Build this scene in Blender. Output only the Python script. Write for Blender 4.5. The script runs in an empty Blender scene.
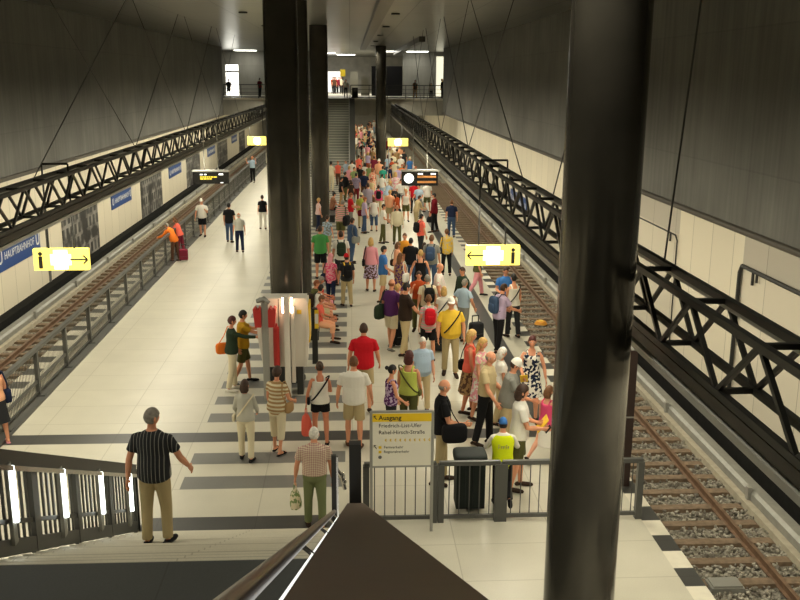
import bpy, bmesh, math, random
import numpy as np
from mathutils import Vector, Matrix
random.seed(7)
SC = bpy.context.scene
COL = SC.collection
PI = math.pi
def R(d): return math.radians(d)

# ------------------------------------------------------------------ camera
cam_data = bpy.data.cameras.new('camera'); cam = bpy.data.objects.new('camera', cam_data); COL.objects.link(cam)
SC.camera = cam
cam_data.sensor_width = 36; cam_data.lens = 920/800*36; cam_data.clip_start = .02; cam_data.clip_end = 400
_f = 920.0
_Y = Vector(((350-400)/_f, (300-77)/_f, 1)).normalized()
_vy = 300+((350-400)*(379-400)+_f*_f)/(300-77)
_Z = -Vector(((379-400)/_f, (300-_vy)/_f, 1)).normalized()
_X = _Y.cross(_Z)
if _X.x < 0: _X = -_X
m = Matrix(((_X.x, _X.y, -_X.z, 0), (_Y.x, _Y.y, -_Y.z, 0), (_Z.x, _Z.y, -_Z.z, 0), (0, 0, 0, 1)))
cam.matrix_world = Matrix.Translation((0, 0, 7)) @ m

# ------------------------------------------------------------------ materials
MATS = {}
def lin(c):
    return tuple(((v/12.92) if v <= .04045 else ((v+.055)/1.055)**2.4) for v in c)
def mat(name, col=(.5,.5,.5), rough=.6, metal=0, emit=None, estr=0, bump=0, bscale=40, noise=0, nscale=6, spec=.5):
    """plain procedural material: base colour (linear) with a little noise variation and bump"""
    if name in MATS: return MATS[name]
    m = bpy.data.materials.new(name); m.use_nodes = True; MATS[name] = m
    nt = m.node_tree; b = nt.nodes['Principled BSDF']
    b.inputs['Base Color'].default_value = (*col, 1); b.inputs['Roughness'].default_value = rough
    b.inputs['Metallic'].default_value = metal; b.inputs['Specular IOR Level'].default_value = spec
    tc = nt.nodes.new('ShaderNodeTexCoord')
    if noise:
        n = nt.nodes.new('ShaderNodeTexNoise'); n.inputs['Scale'].default_value = nscale; n.inputs['Detail'].default_value = 5
        nt.links.new(tc.outputs['Object'], n.inputs['Vector'])
        mr = nt.nodes.new('ShaderNodeMapRange'); mr.inputs[1].default_value=.3; mr.inputs[2].default_value=.7
        mr.inputs[3].default_value = 1-noise; mr.inputs[4].default_value = 1+noise
        nt.links.new(n.outputs['Fac'], mr.inputs[0])
        mx = nt.nodes.new('ShaderNodeMix'); mx.data_type='RGBA'; mx.blend_type='MULTIPLY'; mx.inputs[0].default_value=1
        mx.inputs[6].default_value = (*col,1); nt.links.new(mr.outputs[0], mx.inputs[7])
        nt.links.new(mx.outputs[2], b.inputs['Base Color'])
    if bump:
        n2 = nt.nodes.new('ShaderNodeTexNoise'); n2.inputs['Scale'].default_value = bscale
        nt.links.new(tc.outputs['Object'], n2.inputs['Vector'])
        bp = nt.nodes.new('ShaderNodeBump'); bp.inputs['Strength'].default_value = bump; bp.inputs['Distance'].default_value=.02
        nt.links.new(n2.outputs['Fac'], bp.inputs['Height']); nt.links.new(bp.outputs[0], b.inputs['Normal'])
    if emit:
        b.inputs['Emission Color'].default_value = (*emit,1); b.inputs['Emission Strength'].default_value = estr
    return m
def nodes_of(m): return m.node_tree, m.node_tree.nodes['Principled BSDF']

# ------------------------------------------------------------------ mesh builder
class MB:
    def __init__(s): s.v=[]; s.f=[]; s.m=[]
    def add(s, vs, fs, mi=0):
        o=len(s.v); s.v.extend([tuple(p) for p in vs]); s.f.extend([tuple(i+o for i in f) for f in fs]); s.m.extend([mi]*len(fs)); return s
    def box(s, x0,x1,y0,y1,z0,z1, mi=0):
        vs=[(x0,y0,z0),(x1,y0,z0),(x1,y1,z0),(x0,y1,z0),(x0,y0,z1),(x1,y0,z1),(x1,y1,z1),(x0,y1,z1)]
        return s.add(vs,[(3,2,1,0),(4,5,6,7),(0,1,5,4),(1,2,6,5),(2,3,7,6),(3,0,4,7)],mi)
    def prism(s, prof, x0, x1, mi=0):
        """profile in (y,z), extruded along x"""
        n=len(prof); vs=[(x0,y,z) for y,z in prof]+[(x1,y,z) for y,z in prof]
        fs=[tuple(range(n)),tuple(range(2*n-1,n-1,-1))]+[((i+1)%n,i,i+n,(i+1)%n+n) for i in range(n)]
        return s.add(vs,fs,mi)
    def prismY(s, prof, y0, y1, mi=0):
        n=len(prof); vs=[(x,y0,z) for x,z in prof]+[(x,y1,z) for x,z in prof]
        fs=[tuple(range(n)),tuple(range(2*n-1,n-1,-1))]+[((i+1)%n,i,i+n,(i+1)%n+n) for i in range(n)]
        return s.add(vs,fs,mi)
    def bar(s, a, b, w, h=None, mi=0):
        """rectangular bar between two points"""
        h=h or w; a=Vector(a); b=Vector(b); d=(b-a).normalized()
        up=Vector((0,0,1)) if abs(d.z)<.95 else Vector((0,1,0))
        u=d.cross(up).normalized()*w/2; v=u.cross(d).normalized()*h/2
        vs=[a-u-v,a+u-v,a+u+v,a-u+v,b-u-v,b+u-v,b+u+v,b-u+v]
        return s.add(vs,[(3,2,1,0),(4,5,6,7),(0,1,5,4),(1,2,6,5),(2,3,7,6),(3,0,4,7)],mi)
    def loft(s, rings, mi=0, cap=True):
        n=len(rings[0]); vs=[p for r in rings for p in r]; fs=[]
        for k in range(len(rings)-1):
            for i in range(n):
                j=(i+1)%n; fs.append((k*n+i,k*n+j,(k+1)*n+j,(k+1)*n+i))
        if cap: fs.append(tuple(range(n-1,-1,-1))); fs.append(tuple(range((len(rings)-1)*n,len(rings)*n)))
        return s.add(vs,fs,mi)
    def tube(s, pts, rad, seg=8, mi=0, cap=True, flat=1.0, ref=None):
        """round tube through points; rad number or list; flat squeezes the second axis"""
        pts=[Vector(p) for p in pts]; n=len(pts)
        if not hasattr(rad,'__len__'): rad=[rad]*n
        rings=[]; pu=None
        for i,p in enumerate(pts):
            d=(pts[min(i+1,n-1)]-pts[max(i-1,0)]).normalized()
            if pu is None:
                rf=Vector(ref) if ref else (Vector((1,0,0)) if abs(d.x)<.8 else Vector((0,1,0)))
            else: rf=pu
            u=(rf-d*rf.dot(d)).normalized(); v=d.cross(u); pu=u
            rings.append([p+u*(rad[i]*math.cos(2*PI*k/seg))+v*(rad[i]*flat*math.sin(2*PI*k/seg)) for k in range(seg)])
        return s.loft(rings,mi,cap)
    def cyl(s, x,y,z0,z1,r,seg=24,mi=0,r2=None):
        r2=r if r2 is None else r2
        return s.loft([[(x+r*math.cos(2*PI*k/seg),y+r*math.sin(2*PI*k/seg),z0) for k in range(seg)],
                       [(x+r2*math.cos(2*PI*k/seg),y+r2*math.sin(2*PI*k/seg),z1) for k in range(seg)]],mi)
    def ball(s, c, r, nu=12, nv=8, mi=0):
        if not hasattr(r,'__len__'): r=(r,r,r)
        rings=[]
        for j in range(nv+1):
            t=-PI/2+PI*(j+.02 if j==0 else (j-.02 if j==nv else j))/nv
            rings.append([(c[0]+r[0]*math.cos(t)*math.cos(2*PI*i/nu),c[1]+r[1]*math.cos(t)*math.sin(2*PI*i/nu),c[2]+r[2]*math.sin(t)) for i in range(nu)])
        return s.loft(rings,mi)
    def xform(s, M):
        s.v=[tuple(M@Vector(p)) for p in s.v]; return s
    def join(s, o, mi_off=0):
        k=len(s.v); s.v.extend(o.v); s.f.extend([tuple(i+k for i in f) for f in o.f]); s.m.extend([i+mi_off for i in o.m]); return s
    def mesh(s, name, mats, smooth=False):
        me=bpy.data.meshes.new(name); me.from_pydata(s.v,[],s.f)
        for m in (mats if isinstance(mats,(list,tuple)) else [mats]): me.materials.append(m)
        if len(me.materials)>1: me.polygons.foreach_set('material_index', s.m)
        me.update()
        if smooth: me.polygons.foreach_set('use_smooth',[True]*len(me.polygons))
        return me
    def build(s, name, mats, parent=None, smooth=False, fix=True):
        me=s.mesh(name,mats,smooth)
        if fix:
            bm=bmesh.new(); bm.from_mesh(me); bmesh.ops.recalc_face_normals(bm,faces=bm.faces); bm.to_mesh(me); bm.free()
        if smooth: me.set_sharp_from_angle(angle=R(50))
        o=bpy.data.objects.new(name,me); COL.objects.link(o)
        if parent is not None: o.parent=parent
        return o
def tag(o,label,cat,group=None,kind=None):
    if label: o['label']=label
    if cat: o['category']=cat
    if group: o['group']=group
    if kind: o['kind']=kind
    return o
def thing(name,label,cat,loc=(0,0,0),rz=0,group=None):
    o=bpy.data.objects.new(name,None); COL.objects.link(o); o.location=loc; o.rotation_euler=(0,0,rz); o.empty_display_size=.1
    return tag(o,label,cat,group)
def struct(name,mb,mats,smooth=False):
    o=mb.build(name,mats,None,smooth); o['kind']='structure'; return o
def copy_tree(o,loc=None,label=None,parent=None):
    c=o.copy(); COL.objects.link(c)
    if parent: c.parent=parent
    for ch in list(o.children): copy_tree(ch,None,None,c)
    if loc is not None: c.location=loc
    if label: c['label']=label
    return c
def text_mesh(name,txt,size,mat_,parent,loc,rot=(PI/2,0,0),align='LEFT',ext=.002,bold=0.0):
    cu=bpy.data.curves.new(name,'FONT'); cu.body=txt; cu.size=size; cu.extrude=ext; cu.align_x=align; cu.offset=bold; cu.resolution_u=2
    tmp=bpy.data.objects.new(name+'_c',cu); COL.objects.link(tmp)
    bpy.context.view_layer.update()
    me=bpy.data.meshes.new_from_object(tmp.evaluated_get(bpy.context.evaluated_depsgraph_get()))
    bpy.data.objects.remove(tmp); me.materials.clear(); me.materials.append(mat_); me.name=name
    o=bpy.data.objects.new(name,me); COL.objects.link(o); o.location=loc; o.rotation_euler=rot
    if parent is not None: o.parent=parent
    return o
LP=175; SP=300; WW=110; EXPO=0.27
# ------------------------------------------------------------------ setting materials
def speckle_floor(name,c1,c2,rough=.38):
    m=mat(name,c1,rough); nt,b=nodes_of(m)
    tc=nt.nodes.new('ShaderNodeTexCoord')
    n=nt.nodes.new('ShaderNodeTexNoise'); n.inputs['Scale'].default_value=1.1; n.inputs['Detail'].default_value=6
    v=nt.nodes.new('ShaderNodeTexNoise'); v.inputs['Scale'].default_value=60; v.inputs['Detail'].default_value=2
    nt.links.new(tc.outputs['Object'],n.inputs['Vector']); nt.links.new(tc.outputs['Object'],v.inputs['Vector'])
    ad=nt.nodes.new('ShaderNodeMath'); ad.operation='ADD'; nt.links.new(n.outputs['Fac'],ad.inputs[0]); nt.links.new(v.outputs['Fac'],ad.inputs[1])
    mr=nt.nodes.new('ShaderNodeMapRange'); mr.inputs[1].default_value=.7; mr.inputs[2].default_value=1.3
    nt.links.new(ad.outputs[0],mr.inputs[0])
    mx=nt.nodes.new('ShaderNodeMix'); mx.data_type='RGBA'; mx.inputs[6].default_value=(*c1,1); mx.inputs[7].default_value=(*c2,1)
    nt.links.new(mr.outputs[0],mx.inputs[0])
    # slab joints: thin darker lines every 1.07 m (along) and 1.57 m (across)
    br=nt.nodes.new('ShaderNodeTexBrick'); br.offset=0; br.inputs['Scale'].default_value=1
    br.inputs['Brick Width'].default_value=1.57; br.inputs['Row Height'].default_value=1.07; br.inputs['Mortar Size'].default_value=.008
    br.inputs['Color1'].default_value=(1,1,1,1); br.inputs['Color2'].default_value=(.97,.97,.97,1); br.inputs['Mortar'].default_value=(.72,.71,.68,1)
    nt.links.new(tc.outputs['Object'],br.inputs['Vector'])
    m2=nt.nodes.new('ShaderNodeMix'); m2.data_type='RGBA'; m2.blend_type='MULTIPLY'; m2.inputs[0].default_value=1
    nt.links.new(mx.outputs[2],m2.inputs[6]); nt.links.new(br.outputs['Color'],m2.inputs[7])
    nt.links.new(m2.outputs[2],b.inputs['Base Color'])
    return m
CREAM=speckle_floor('floor_cream',(.63,.60,.49),(.54,.515,.42),.36)
GREY=speckle_floor('floor_grey',(.19,.19,.175),(.15,.15,.14),.4)
DARKF=speckle_floor('floor_dark',(.062,.062,.058),(.045,.045,.043),.4)
WHITEF=mat('floor_white_edge',(.72,.68,.56),.4,noise=.06)
SLAB=mat('slab_edge',(.10,.10,.09),.8,noise=.15)
def concrete(name,c,streak=.35):
    m=mat(name,c,.72); nt,b=nodes_of(m)
    tc=nt.nodes.new('ShaderNodeTexCoord')
    mp=nt.nodes.new('ShaderNodeMapping'); mp.inputs['Scale'].default_value=(1,3.2,.12)
    n=nt.nodes.new('ShaderNodeTexNoise'); n.inputs['Scale'].default_value=1.6; n.inputs['Detail'].default_value=7; n.inputs['Roughness'].default_value=.65
    n2=nt.nodes.new('ShaderNodeTexNoise'); n2.inputs['Scale'].default_value=.45; n2.inputs['Detail'].default_value=6
    nt.links.new(tc.outputs['Object'],mp.inputs[0]); nt.links.new(mp.outputs[0],n.inputs['Vector']); nt.links.new(tc.outputs['Object'],n2.inputs['Vector'])
    a=nt.nodes.new('ShaderNodeMath'); a.operation='ADD'; nt.links.new(n.outputs['Fac'],a.inputs[0]); nt.links.new(n2.outputs['Fac'],a.inputs[1])
    mr=nt.nodes.new('ShaderNodeMapRange'); mr.inputs[1].default_value=.7; mr.inputs[2].default_value=1.3; mr.inputs[3].default_value=1-streak; mr.inputs[4].default_value=1+streak
    nt.links.new(a.outputs[0],mr.inputs[0])
    mx=nt.nodes.new('ShaderNodeMix'); mx.data_type='RGBA'; mx.blend_type='MULTIPLY'; mx.inputs[0].default_value=1; mx.inputs[6].default_value=(*c,1)
    nt.links.new(mr.outputs[0],mx.inputs[7])
    # pour joints every 9 m along, every 2.6 m up
    br=nt.nodes.new('ShaderNodeTexBrick'); br.offset=0; br.inputs['Scale'].default_value=1
    br.inputs['Brick Width'].default_value=9; br.inputs['Row Height'].default_value=2.65; br.inputs['Mortar Size'].default_value=.018
    br.inputs['Color1'].default_value=(1,1,1,1); br.inputs['Color2'].default_value=(.9,.9,.9,1); br.inputs['Mortar'].default_value=(.8,.8,.8,1)
    sx=nt.nodes.new('ShaderNodeSeparateXYZ'); cx=nt.nodes.new('ShaderNodeCombineXYZ'); nt.links.new(tc.outputs['Object'],sx.inputs[0])
    nt.links.new(sx.outputs['Y'],cx.inputs['X']); nt.links.new(sx.outputs['Z'],cx.inputs['Y']); nt.links.new(cx.outputs[0],br.inputs['Vector'])
    m2=nt.nodes.new('ShaderNodeMix'); m2.data_type='RGBA'; m2.blend_type='MULTIPLY'; m2.inputs[0].default_value=1
    nt.links.new(mx.outputs[2],m2.inputs[6]); nt.links.new(br.outputs['Color'],m2.inputs[7]); nt.links.new(m2.outputs[2],b.inputs['Base Color'])
    bp=nt.nodes.new('ShaderNodeBump'); bp.inputs['Strength'].default_value=.15; bp.inputs['Distance'].default_value=.02
    nt.links.new(n.outputs['Fac'],bp.inputs['Height']); nt.links.new(bp.outputs[0],b.inputs['Normal'])
    return m
CONC=concrete('concrete',(.108,.107,.094))
CONC2=concrete('concrete_fascia',(.27,.26,.225),.2)
def panel_mat(name,c,w=1.55):
    m=mat(name,c,.55); nt,b=nodes_of(m)
    tc=nt.nodes.new('ShaderNodeTexCoord'); sx=nt.nodes.new('ShaderNodeSeparateXYZ'); cx=nt.nodes.new('ShaderNodeCombineXYZ')
    nt.links.new(tc.outputs['Object'],sx.inputs[0]); zo=nt.nodes.new('ShaderNodeMath'); zo.inputs[1].default_value=12; nt.links.new(sx.outputs['Z'],zo.inputs[0])
    nt.links.new(sx.outputs['Y'],cx.inputs['X']); nt.links.new(zo.outputs[0],cx.inputs['Y'])
    br=nt.nodes.new('ShaderNodeTexBrick'); br.offset=0; br.inputs['Scale'].default_value=1
    br.inputs['Brick Width'].default_value=w; br.inputs['Row Height'].default_value=40; br.inputs['Mortar Size'].default_value=.012
    br.inputs['Color1'].default_value=(*c,1); br.inputs['Color2'].default_value=(c[0]*.93,c[1]*.93,c[2]*.93,1); br.inputs['Mortar'].default_value=(c[0]*.45,c[1]*.45,c[2]*.42,1)
    nt.links.new(cx.outputs[0],br.inputs['Vector']); nt.links.new(br.outputs['Color'],b.inputs['Base Color'])
    return m
PANEL=panel_mat('wall_panel_cream',(.74,.68,.53),1.3)
PANELG=panel_mat('wall_panel_shaded',(.46,.425,.35),1.9); PANELM=panel_mat('wall_panel_half_shaded',(.62,.57,.455),1.9)  # panel cream darkened in two steps: shade put into the colour
BLACKW=mat('black_wall',(.012,.012,.011),.95,noise=.2,spec=.1)
def ceil_mat():
    m=mat('ceiling_metal',(.42,.42,.39),.28,metal=.85); nt,b=nodes_of(m)
    tc=nt.nodes.new('ShaderNodeTexCoord'); br=nt.nodes.new('ShaderNodeTexBrick'); br.offset=0; br.inputs['Scale'].default_value=1
    br.inputs['Brick Width'].default_value=2.2; br.inputs['Row Height'].default_value=4.5; br.inputs['Mortar Size'].default_value=.02
    c=(.30,.30,.27)
    br.inputs['Color1'].default_value=(*c,1); br.inputs['Color2'].default_value=(.25,.25,.225,1); br.inputs['Mortar'].default_value=(.07,.07,.06,1)
    nt.links.new(tc.outputs['Object'],br.inputs['Vector']); nt.links.new(br.outputs['Color'],b.inputs['Base Color'])
    n=nt.nodes.new('ShaderNodeTexNoise'); n.inputs['Scale'].default_value=1.2; n.inputs['Detail'].default_value=3; nt.links.new(tc.outputs['Object'],n.inputs['Vector'])
    bp=nt.nodes.new('ShaderNodeBump'); bp.inputs['Strength'].default_value=.25; bp.inputs['Distance'].default_value=.05
    nt.links.new(n.outputs['Fac'],bp.inputs['Height']); nt.links.new(bp.outputs[0],b.inputs['Normal'])
    return m
CEIL=ceil_mat()
STEELD=mat('dark_painted_steel',(.022,.022,.02),.42)
STEELG=mat('grey_painted_steel',(.075,.076,.07),.42)
BROWN=mat('brown_beam',(.055,.048,.038),.5)
LGREY=mat('light_grey_metal',(.33,.33,.30),.4,metal=.3)
CHROME=mat('brushed_steel',(.62,.61,.58),.22,metal=1)
COLM=mat('column_bronze',(.060,.056,.046),.17,metal=.4,noise=.15,nscale=2)
BLACK=mat('black_plastic',(.012,.012,.012),.4)

# ------------------------------------------------------------------ floor and platform
def floor():
    xs=[-7.95,-7.55,-3.4,-3.02,-.14,0,3.80,4.17,4.70,5.0]
    y0,y1=4.8,122.0
    ys={y0,y1,13.42,13.92,17.12,17.62,18.0,66.9}
    k=-2
    while 17.38+1.07*k<66: 
        if k!=0: ys|={17.38+1.07*k-.26,17.38+1.07*k+.26}
        k+=1
    e=[5.0+.5*i for i in range(0,235)]
    ysl=sorted(ys); mb=MB()
    def mid(x,y):
        if 13.42<y<13.92 and -3.4<x<0: return 2
        if 17.12<y<17.62 and x<4.17: return 2
        if 3.80<x<4.17 and y>17.62: return 2
        if -3.02<x<-.14 and 14.5<y<66:
            t=(y-17.38)/1.07; 
            if abs(t-round(t))*1.07<.27 and round(t)!=0: return 1
        return 0
    for i in range(1,len(xs)-2):
        for j in range(len(ysl)-1):
            a,b,c,d=xs[i],xs[i+1],ysl[j],ysl[j+1]
            mb.add([(a,c,0),(b,c,0),(b,d,0),(a,d,0)],[(0,1,2,3)],mid((a+b)/2,(c+d)/2))
    for a,b in ((xs[0],xs[1]),(xs[-2],xs[-1])):
        for j in range(len(e)-1):
            mb.add([(a,e[j],0),(b,e[j],0),(b,e[j+1],0),(a,e[j+1],0)],[(0,1,2,3)],3 if j%2==0 else 4)
    # slab sides and underside
    for x,s in ((xs[0]+.12,-1),(xs[-1]-.12,1)):
        mb.add([(x,y0,-.18),(x,y1,-.18),(x,y1,-1.3),(x,y0,-1.3)],[(0,1,2,3)],5)
    for x,xi in ((xs[0],xs[0]+.12),(xs[-1],xs[-1]-.12)):
        mb.add([(x,y0,0),(x,y1,0),(x,y1,-.18),(x,y0,-.18)],[(0,1,2,3)],0)
        mb.add([(x,y0,-.18),(x,y1,-.18),(xi,y1,-.18),(xi,y0,-.18)],[(0,1,2,3)],5)
    mb.add([(xs[0],y0,0),(xs[-1],y0,0),(xs[-1],y0,-1.3),(xs[0],y0,-1.3)],[(0,1,2,3)],5)
    o=mb.build('floor',[CREAM,GREY,DARKF,WHITEF,DARKF,SLAB],None,fix=False); o['kind']='structure'
floor()
# track beds
def ballast_mat():
    m=mat('ballast',(.20,.185,.155),.95); nt,b=nodes_of(m)
    tc=nt.nodes.new('ShaderNodeTexCoord'); v=nt.nodes.new('ShaderNodeTexVoronoi'); v.inputs['Scale'].default_value=16
    nt.links.new(tc.outputs['Object'],v.inputs['Vector'])
    mx=nt.nodes.new('ShaderNodeMix'); mx.data_type='RGBA'; mx.inputs[6].default_value=(.10,.09,.072,1); mx.inputs[7].default_value=(.42,.39,.32,1)
    sx=nt.nodes.new('ShaderNodeSeparateColor'); nt.links.new(v.outputs['Color'],sx.inputs[0]); nt.links.new(sx.outputs[0],mx.inputs[0])
    nt.links.new(mx.outputs[2],b.inputs['Base Color'])
    bp=nt.nodes.new('ShaderNodeBump'); bp.inputs['Strength'].default_value=.9; bp.inputs['Distance'].default_value=.05; bp.invert=True
    nt.links.new(v.outputs['Distance'],bp.inputs['Height']); nt.links.new(bp.outputs[0],b.inputs['Normal'])
    return m
BAL=ballast_mat()
for nm,a,b in (('floor_track_right',4.88,8.95),('floor_track_left',-11.4,-7.83)):
    struct(nm,MB().box(a,b,4.8,122,-1.4,-1.12),BAL)
RUST=mat('rail_rust',(.19,.115,.07),.5,metal=.3,noise=.25,nscale=8)
SLEEP=mat('sleeper_timber',(.21,.15,.098),.85,noise=.25,nscale=9,bump=.3)
CONCL=mat('cream_concrete_kerb',(.42,.38,.29),.8,noise=.12)
GALV=mat('galvanised_cover',(.30,.30,.27),.45,metal=.3,noise=.1)
def rail(x,label):
    r=thing('rail',label,'rail',(x,5,-1.06),0,'running rails of the tracks')
    MB().prismY([(-.062,0),(.062,0),(.062,.015),(.012,.03),(.012,.11),(.034,.125),(.034,.16),(-.034,.16),(-.034,.125),(-.012,.11),(-.012,.03),(-.062,.015)],0,117).build('rail_section',RUST,r)
    return r
rail(5.52,'rusty running rail hidden close under the right platform edge')
rail(6.96,'rusty brown running rail across the sleepers of the right track')
rail(-8.45,'rusty running rail of the left track nearest the slatted fence')
rail(-9.9,'rusty running rail of the left track beside the dark wall')
sl=MB().prismY([(-1.3,0),(1.3,0),(1.3,.10),(1.25,.13),(-1.25,.13),(-1.3,.10)],-.10,.10)
me_sl=sl.mesh('railway_sleeper',SLEEP)
y=10.6
while y<72:
    o=bpy.data.objects.new('railway_sleeper',me_sl); COL.objects.link(o); o.location=(6.24,y,-1.17); o.rotation_euler=(0,0,random.uniform(-.008,.008))
    tag(o,'brown timber sleeper under the rails of the right track','sleeper','sleepers of the right track'); y+=.68
y=22
while y<72:
    o=bpy.data.objects.new('railway_sleeper',me_sl); COL.objects.link(o); o.location=(-9.17,y,-1.17)
    tag(o,'brown timber sleeper under the rails of the left track','sleeper','sleepers of the left track'); y+=.68
# loose stones of the near ballast: nobody could count them
def stones():
    rs=np.random.RandomState(3); V=[];F=[]
    bs=bmesh.new(); bmesh.ops.create_icosphere(bs,subdivisions=1,radius=1); bv=np.array([v.co[:] for v in bs.verts]); bf=[[v.index for v in f.verts] for f in bs.faces]; bs.free()
    n=9500; k=0; mi=[]
    ys=10.4+(rs.rand(n)**1.5)*24
    for i in range(n):
        x=rs.uniform(5.05,7.58); y=ys[i]
        t=(y-10.6)/.68; off=abs(t-round(t))*.68
        if off<.115: continue
        if abs(x-6.96)<.08: continue
        r=rs.uniform(.022,.042); s=r*rs.uniform(.7,1.25,3)
        p=bv*s*(1+.18*rs.randn(len(bv),1)); a=rs.uniform(0,6.28); c,sn=math.cos(a),math.sin(a)
        p=np.stack([p[:,0]*c-p[:,1]*sn,p[:,0]*sn+p[:,1]*c,p[:,2]],1)+np.array([x,y,-1.09+rs.uniform(0,.035)])
        V.append(p); F.extend([[q+k for q in f] for f in bf]); k+=len(bv); mi.extend([i%3]*len(bf))
    mb=MB(); mb.v=[tuple(q) for p in V for q in p]; mb.f=[tuple(f) for f in F]; mb.m=mi
    o=mb.build('ballast_stones',[mat('stone_a',(.40,.375,.31),.9),mat('stone_b',(.29,.27,.22),.9),mat('stone_c',(.19,.17,.14),.9)],None,fix=False)
    tag(o,'grey crushed stone ballast between the sleepers of the right track','ballast',None,'stuff')
stones()
# kerb + third-rail cover beside each track
def third(x,s,lab):
    t=thing('third_rail_cover','grey third rail cover on a cream kerb along the '+lab,'rail cover',(x,5,-1.12),0,'third rail covers')
    MB().box(-.05 if s>0 else -.09,.09 if s>0 else .05,0,117,0,.16).build('kerb',CONCL,t)
    c=MB(); c.prismY([(s*.10,.0),(s*.42,.0),(s*.42,.30),(s*.36,.36),(s*.16,.36),(s*.10,.30)],0,117); c.build('cover',GALV,t)
    me=MB().box(min(s*.04,s*.12),max(s*.04,s*.12),0,.12,.16,.42).mesh('bracket',LGREY)
    for k in range(24):
        o=bpy.data.objects.new('bracket',me); COL.objects.link(o); o.parent=t; o.location=(0,1.5+k*4.8,0)
    return t
third(7.62,1,'right track'); third(-10.55,-1,'left track')

# ------------------------------------------------------------------ walls
YE=77.0
mb=MB().box(-10.75,-10.3,-3,YE,4.03,9.3); struct('wall_left_concrete',mb,CONC)
mb=MB().box(7.6,8.05,-3,YE,4.17,9.3); struct('wall_right_concrete',mb,CONC)
struct('trim_left',MB().box(-10.36,-10.22,-3,YE,3.93,4.05),BROWN)
mb=MB().tube([(7.60,-3,4.13),(7.60,YE,4.13)],.07,10); struct('trim_right',mb,BROWN)
struct('wall_left',MB().box(-11.6,-11.38,-3,122,-.58,4.6),PANEL)
struct('wall_left_base',MB().box(-11.6,-11.02,-3,122,-1.4,-.58),BLACKW)
def right_wall():
    mb=MB()
    # cream cladding bays, others with shade painted in as grey, each 0.22 thick
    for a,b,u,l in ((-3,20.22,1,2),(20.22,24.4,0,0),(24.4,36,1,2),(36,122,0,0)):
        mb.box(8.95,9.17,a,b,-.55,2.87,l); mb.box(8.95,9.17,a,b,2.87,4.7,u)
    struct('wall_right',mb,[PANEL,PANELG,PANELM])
    struct('wall_right_base',MB().box(8.14,9.17,-3,122,-1.4,-.55),BLACKW)
right_wall()
# ceiling
struct('ceiling',MB().box(-14,11,-3,118,9.3,9.5),CEIL)
struct('wall_near',MB().box(-12,9.5,-3.2,-3,-1.4,9.5),CONC)
# ------------------------------------------------------------------ round steel columns
def column(x,y,r,label,zt=9.3,nm='column'):
    t=thing(nm,label,'column',(x,y,0),0)
    MB().cyl(0,0,.06,zt,r,40).build('shaft',COLM,t,True)
    MB().cyl(0,0,0,.06,r+.03,40).build('base_ring',STEELD,t)
    return t
column(2.62,9.5,.405,'thick dark steel column filling the right foreground')
column(-1.51,21.0,.375,'thick dark column right behind the white information pillar')
column(-1.68,30.0,.37,'dark column second in the row behind the information pillar')
column(-1.44,44.0,.42,'dark column farthest of the three standing in one row')
column(2.35,72.0,.40,'slender far dark column beside the distant crowd, right of the stairs')

# ------------------------------------------------------------------ lattice trusses over the platform edges
def truss(xf,xb,label,name_side):
    t=thing('lattice_truss',label,'truss',((xf+xb)/2,0,0),0,'lattice trusses')
    c=(xf+xb)/2; a=xf-c; b=xb-c; zt,zb=4.90,4.25; Y0,Y1=-2.6,76.5; s=1.55
    for nm,x,z in (('top_chord',a,zt),('top_chord',b,zt),('bottom_chord',a,zb),('bottom_chord',b,zb)):
        MB().box(x-.035,x+.035,Y0,Y1,z-.035,z+.035).build(nm,STEELD,t)
    for nm,x in (('front_lattice',a),('rear_lattice',b)):
        mb=MB(); y=6.98-6*s; k=0
        while y<Y1-s:
            mb.bar((x,y,zt),(x,y+s/2,zb),.045); mb.bar((x,y+s/2,zb),(x,y+s,zt),.045); y+=s
        mb.build(nm,STEELD,t)
    me=MB().bar((a,0,0),(b,0,0),.05).mesh('cross_brace',STEELD); y=6.98-3*s
    while y<Y1-s:
        for yy,zz in ((y,zt),(y+s/2,zb)):
            o=bpy.data.objects.new('cross_brace',me); COL.objects.link(o); o.parent=t; o.location=(0,yy,zz)
        y+=s
    # brown beam and grey lamp housing carried under the truss
    MB().box(a-.03,a+.05,Y0,Y1,4.08,4.20).build('beam',BROWN,t)
    MB().box(a-.05,a+.03,Y0,Y1,3.97,4.045).build('lamp_housing',mat('housing_grey',(.55,.55,.52),.45),t)
    MB().box(b-.03,b+.03,Y0,Y1,4.825,4.866).build('added_wash_strip',LGREY,t)  # added strip for the wash lights, tucked out of sight under the chord
    lm=mat('lamp_diffuser',(.8,.8,.75),.5,emit=(1,.90,.68),estr=2.0)
    mb=MB(); y=Y0+.2
    while y<Y1-1.5: mb.box(a-.03,a+.01,y,y+1.4,3.967,3.971); y+=1.55
    mb.build('lamp_diffuser',lm,t)
    return t
truss(3.30,3.66,'black lattice truss hanging above the right platform edge','right')
truss(-6.2,-6.56,'black lattice truss hanging above the left platform fence','left')
CABLE=mat('cable_steel',(.03,.03,.028),.5)
def cable(x,ya,yb,za=4.92,zb=9.3,lab=None):
    o=MB().tube([(x,ya,za),(x,yb,zb)],.012,6).build('suspension_cable',CABLE)
    tag(o,lab,'cable','suspension cables of the trusses')
for x,side in ((3.66,'right'),(-6.56,'left')):
    for ya,yb in ((10.4,9.6),(16.5,12.7),(19.5,29),(28.7,20.2),(37.5,29.5),(28.9,37.2),(46.6,38.6),(38,46),(55.6,47.6),(47,55)):
        cable(x,ya,yb,lab='thin slanting cable from the ceiling to the %s lattice truss'%side)

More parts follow.
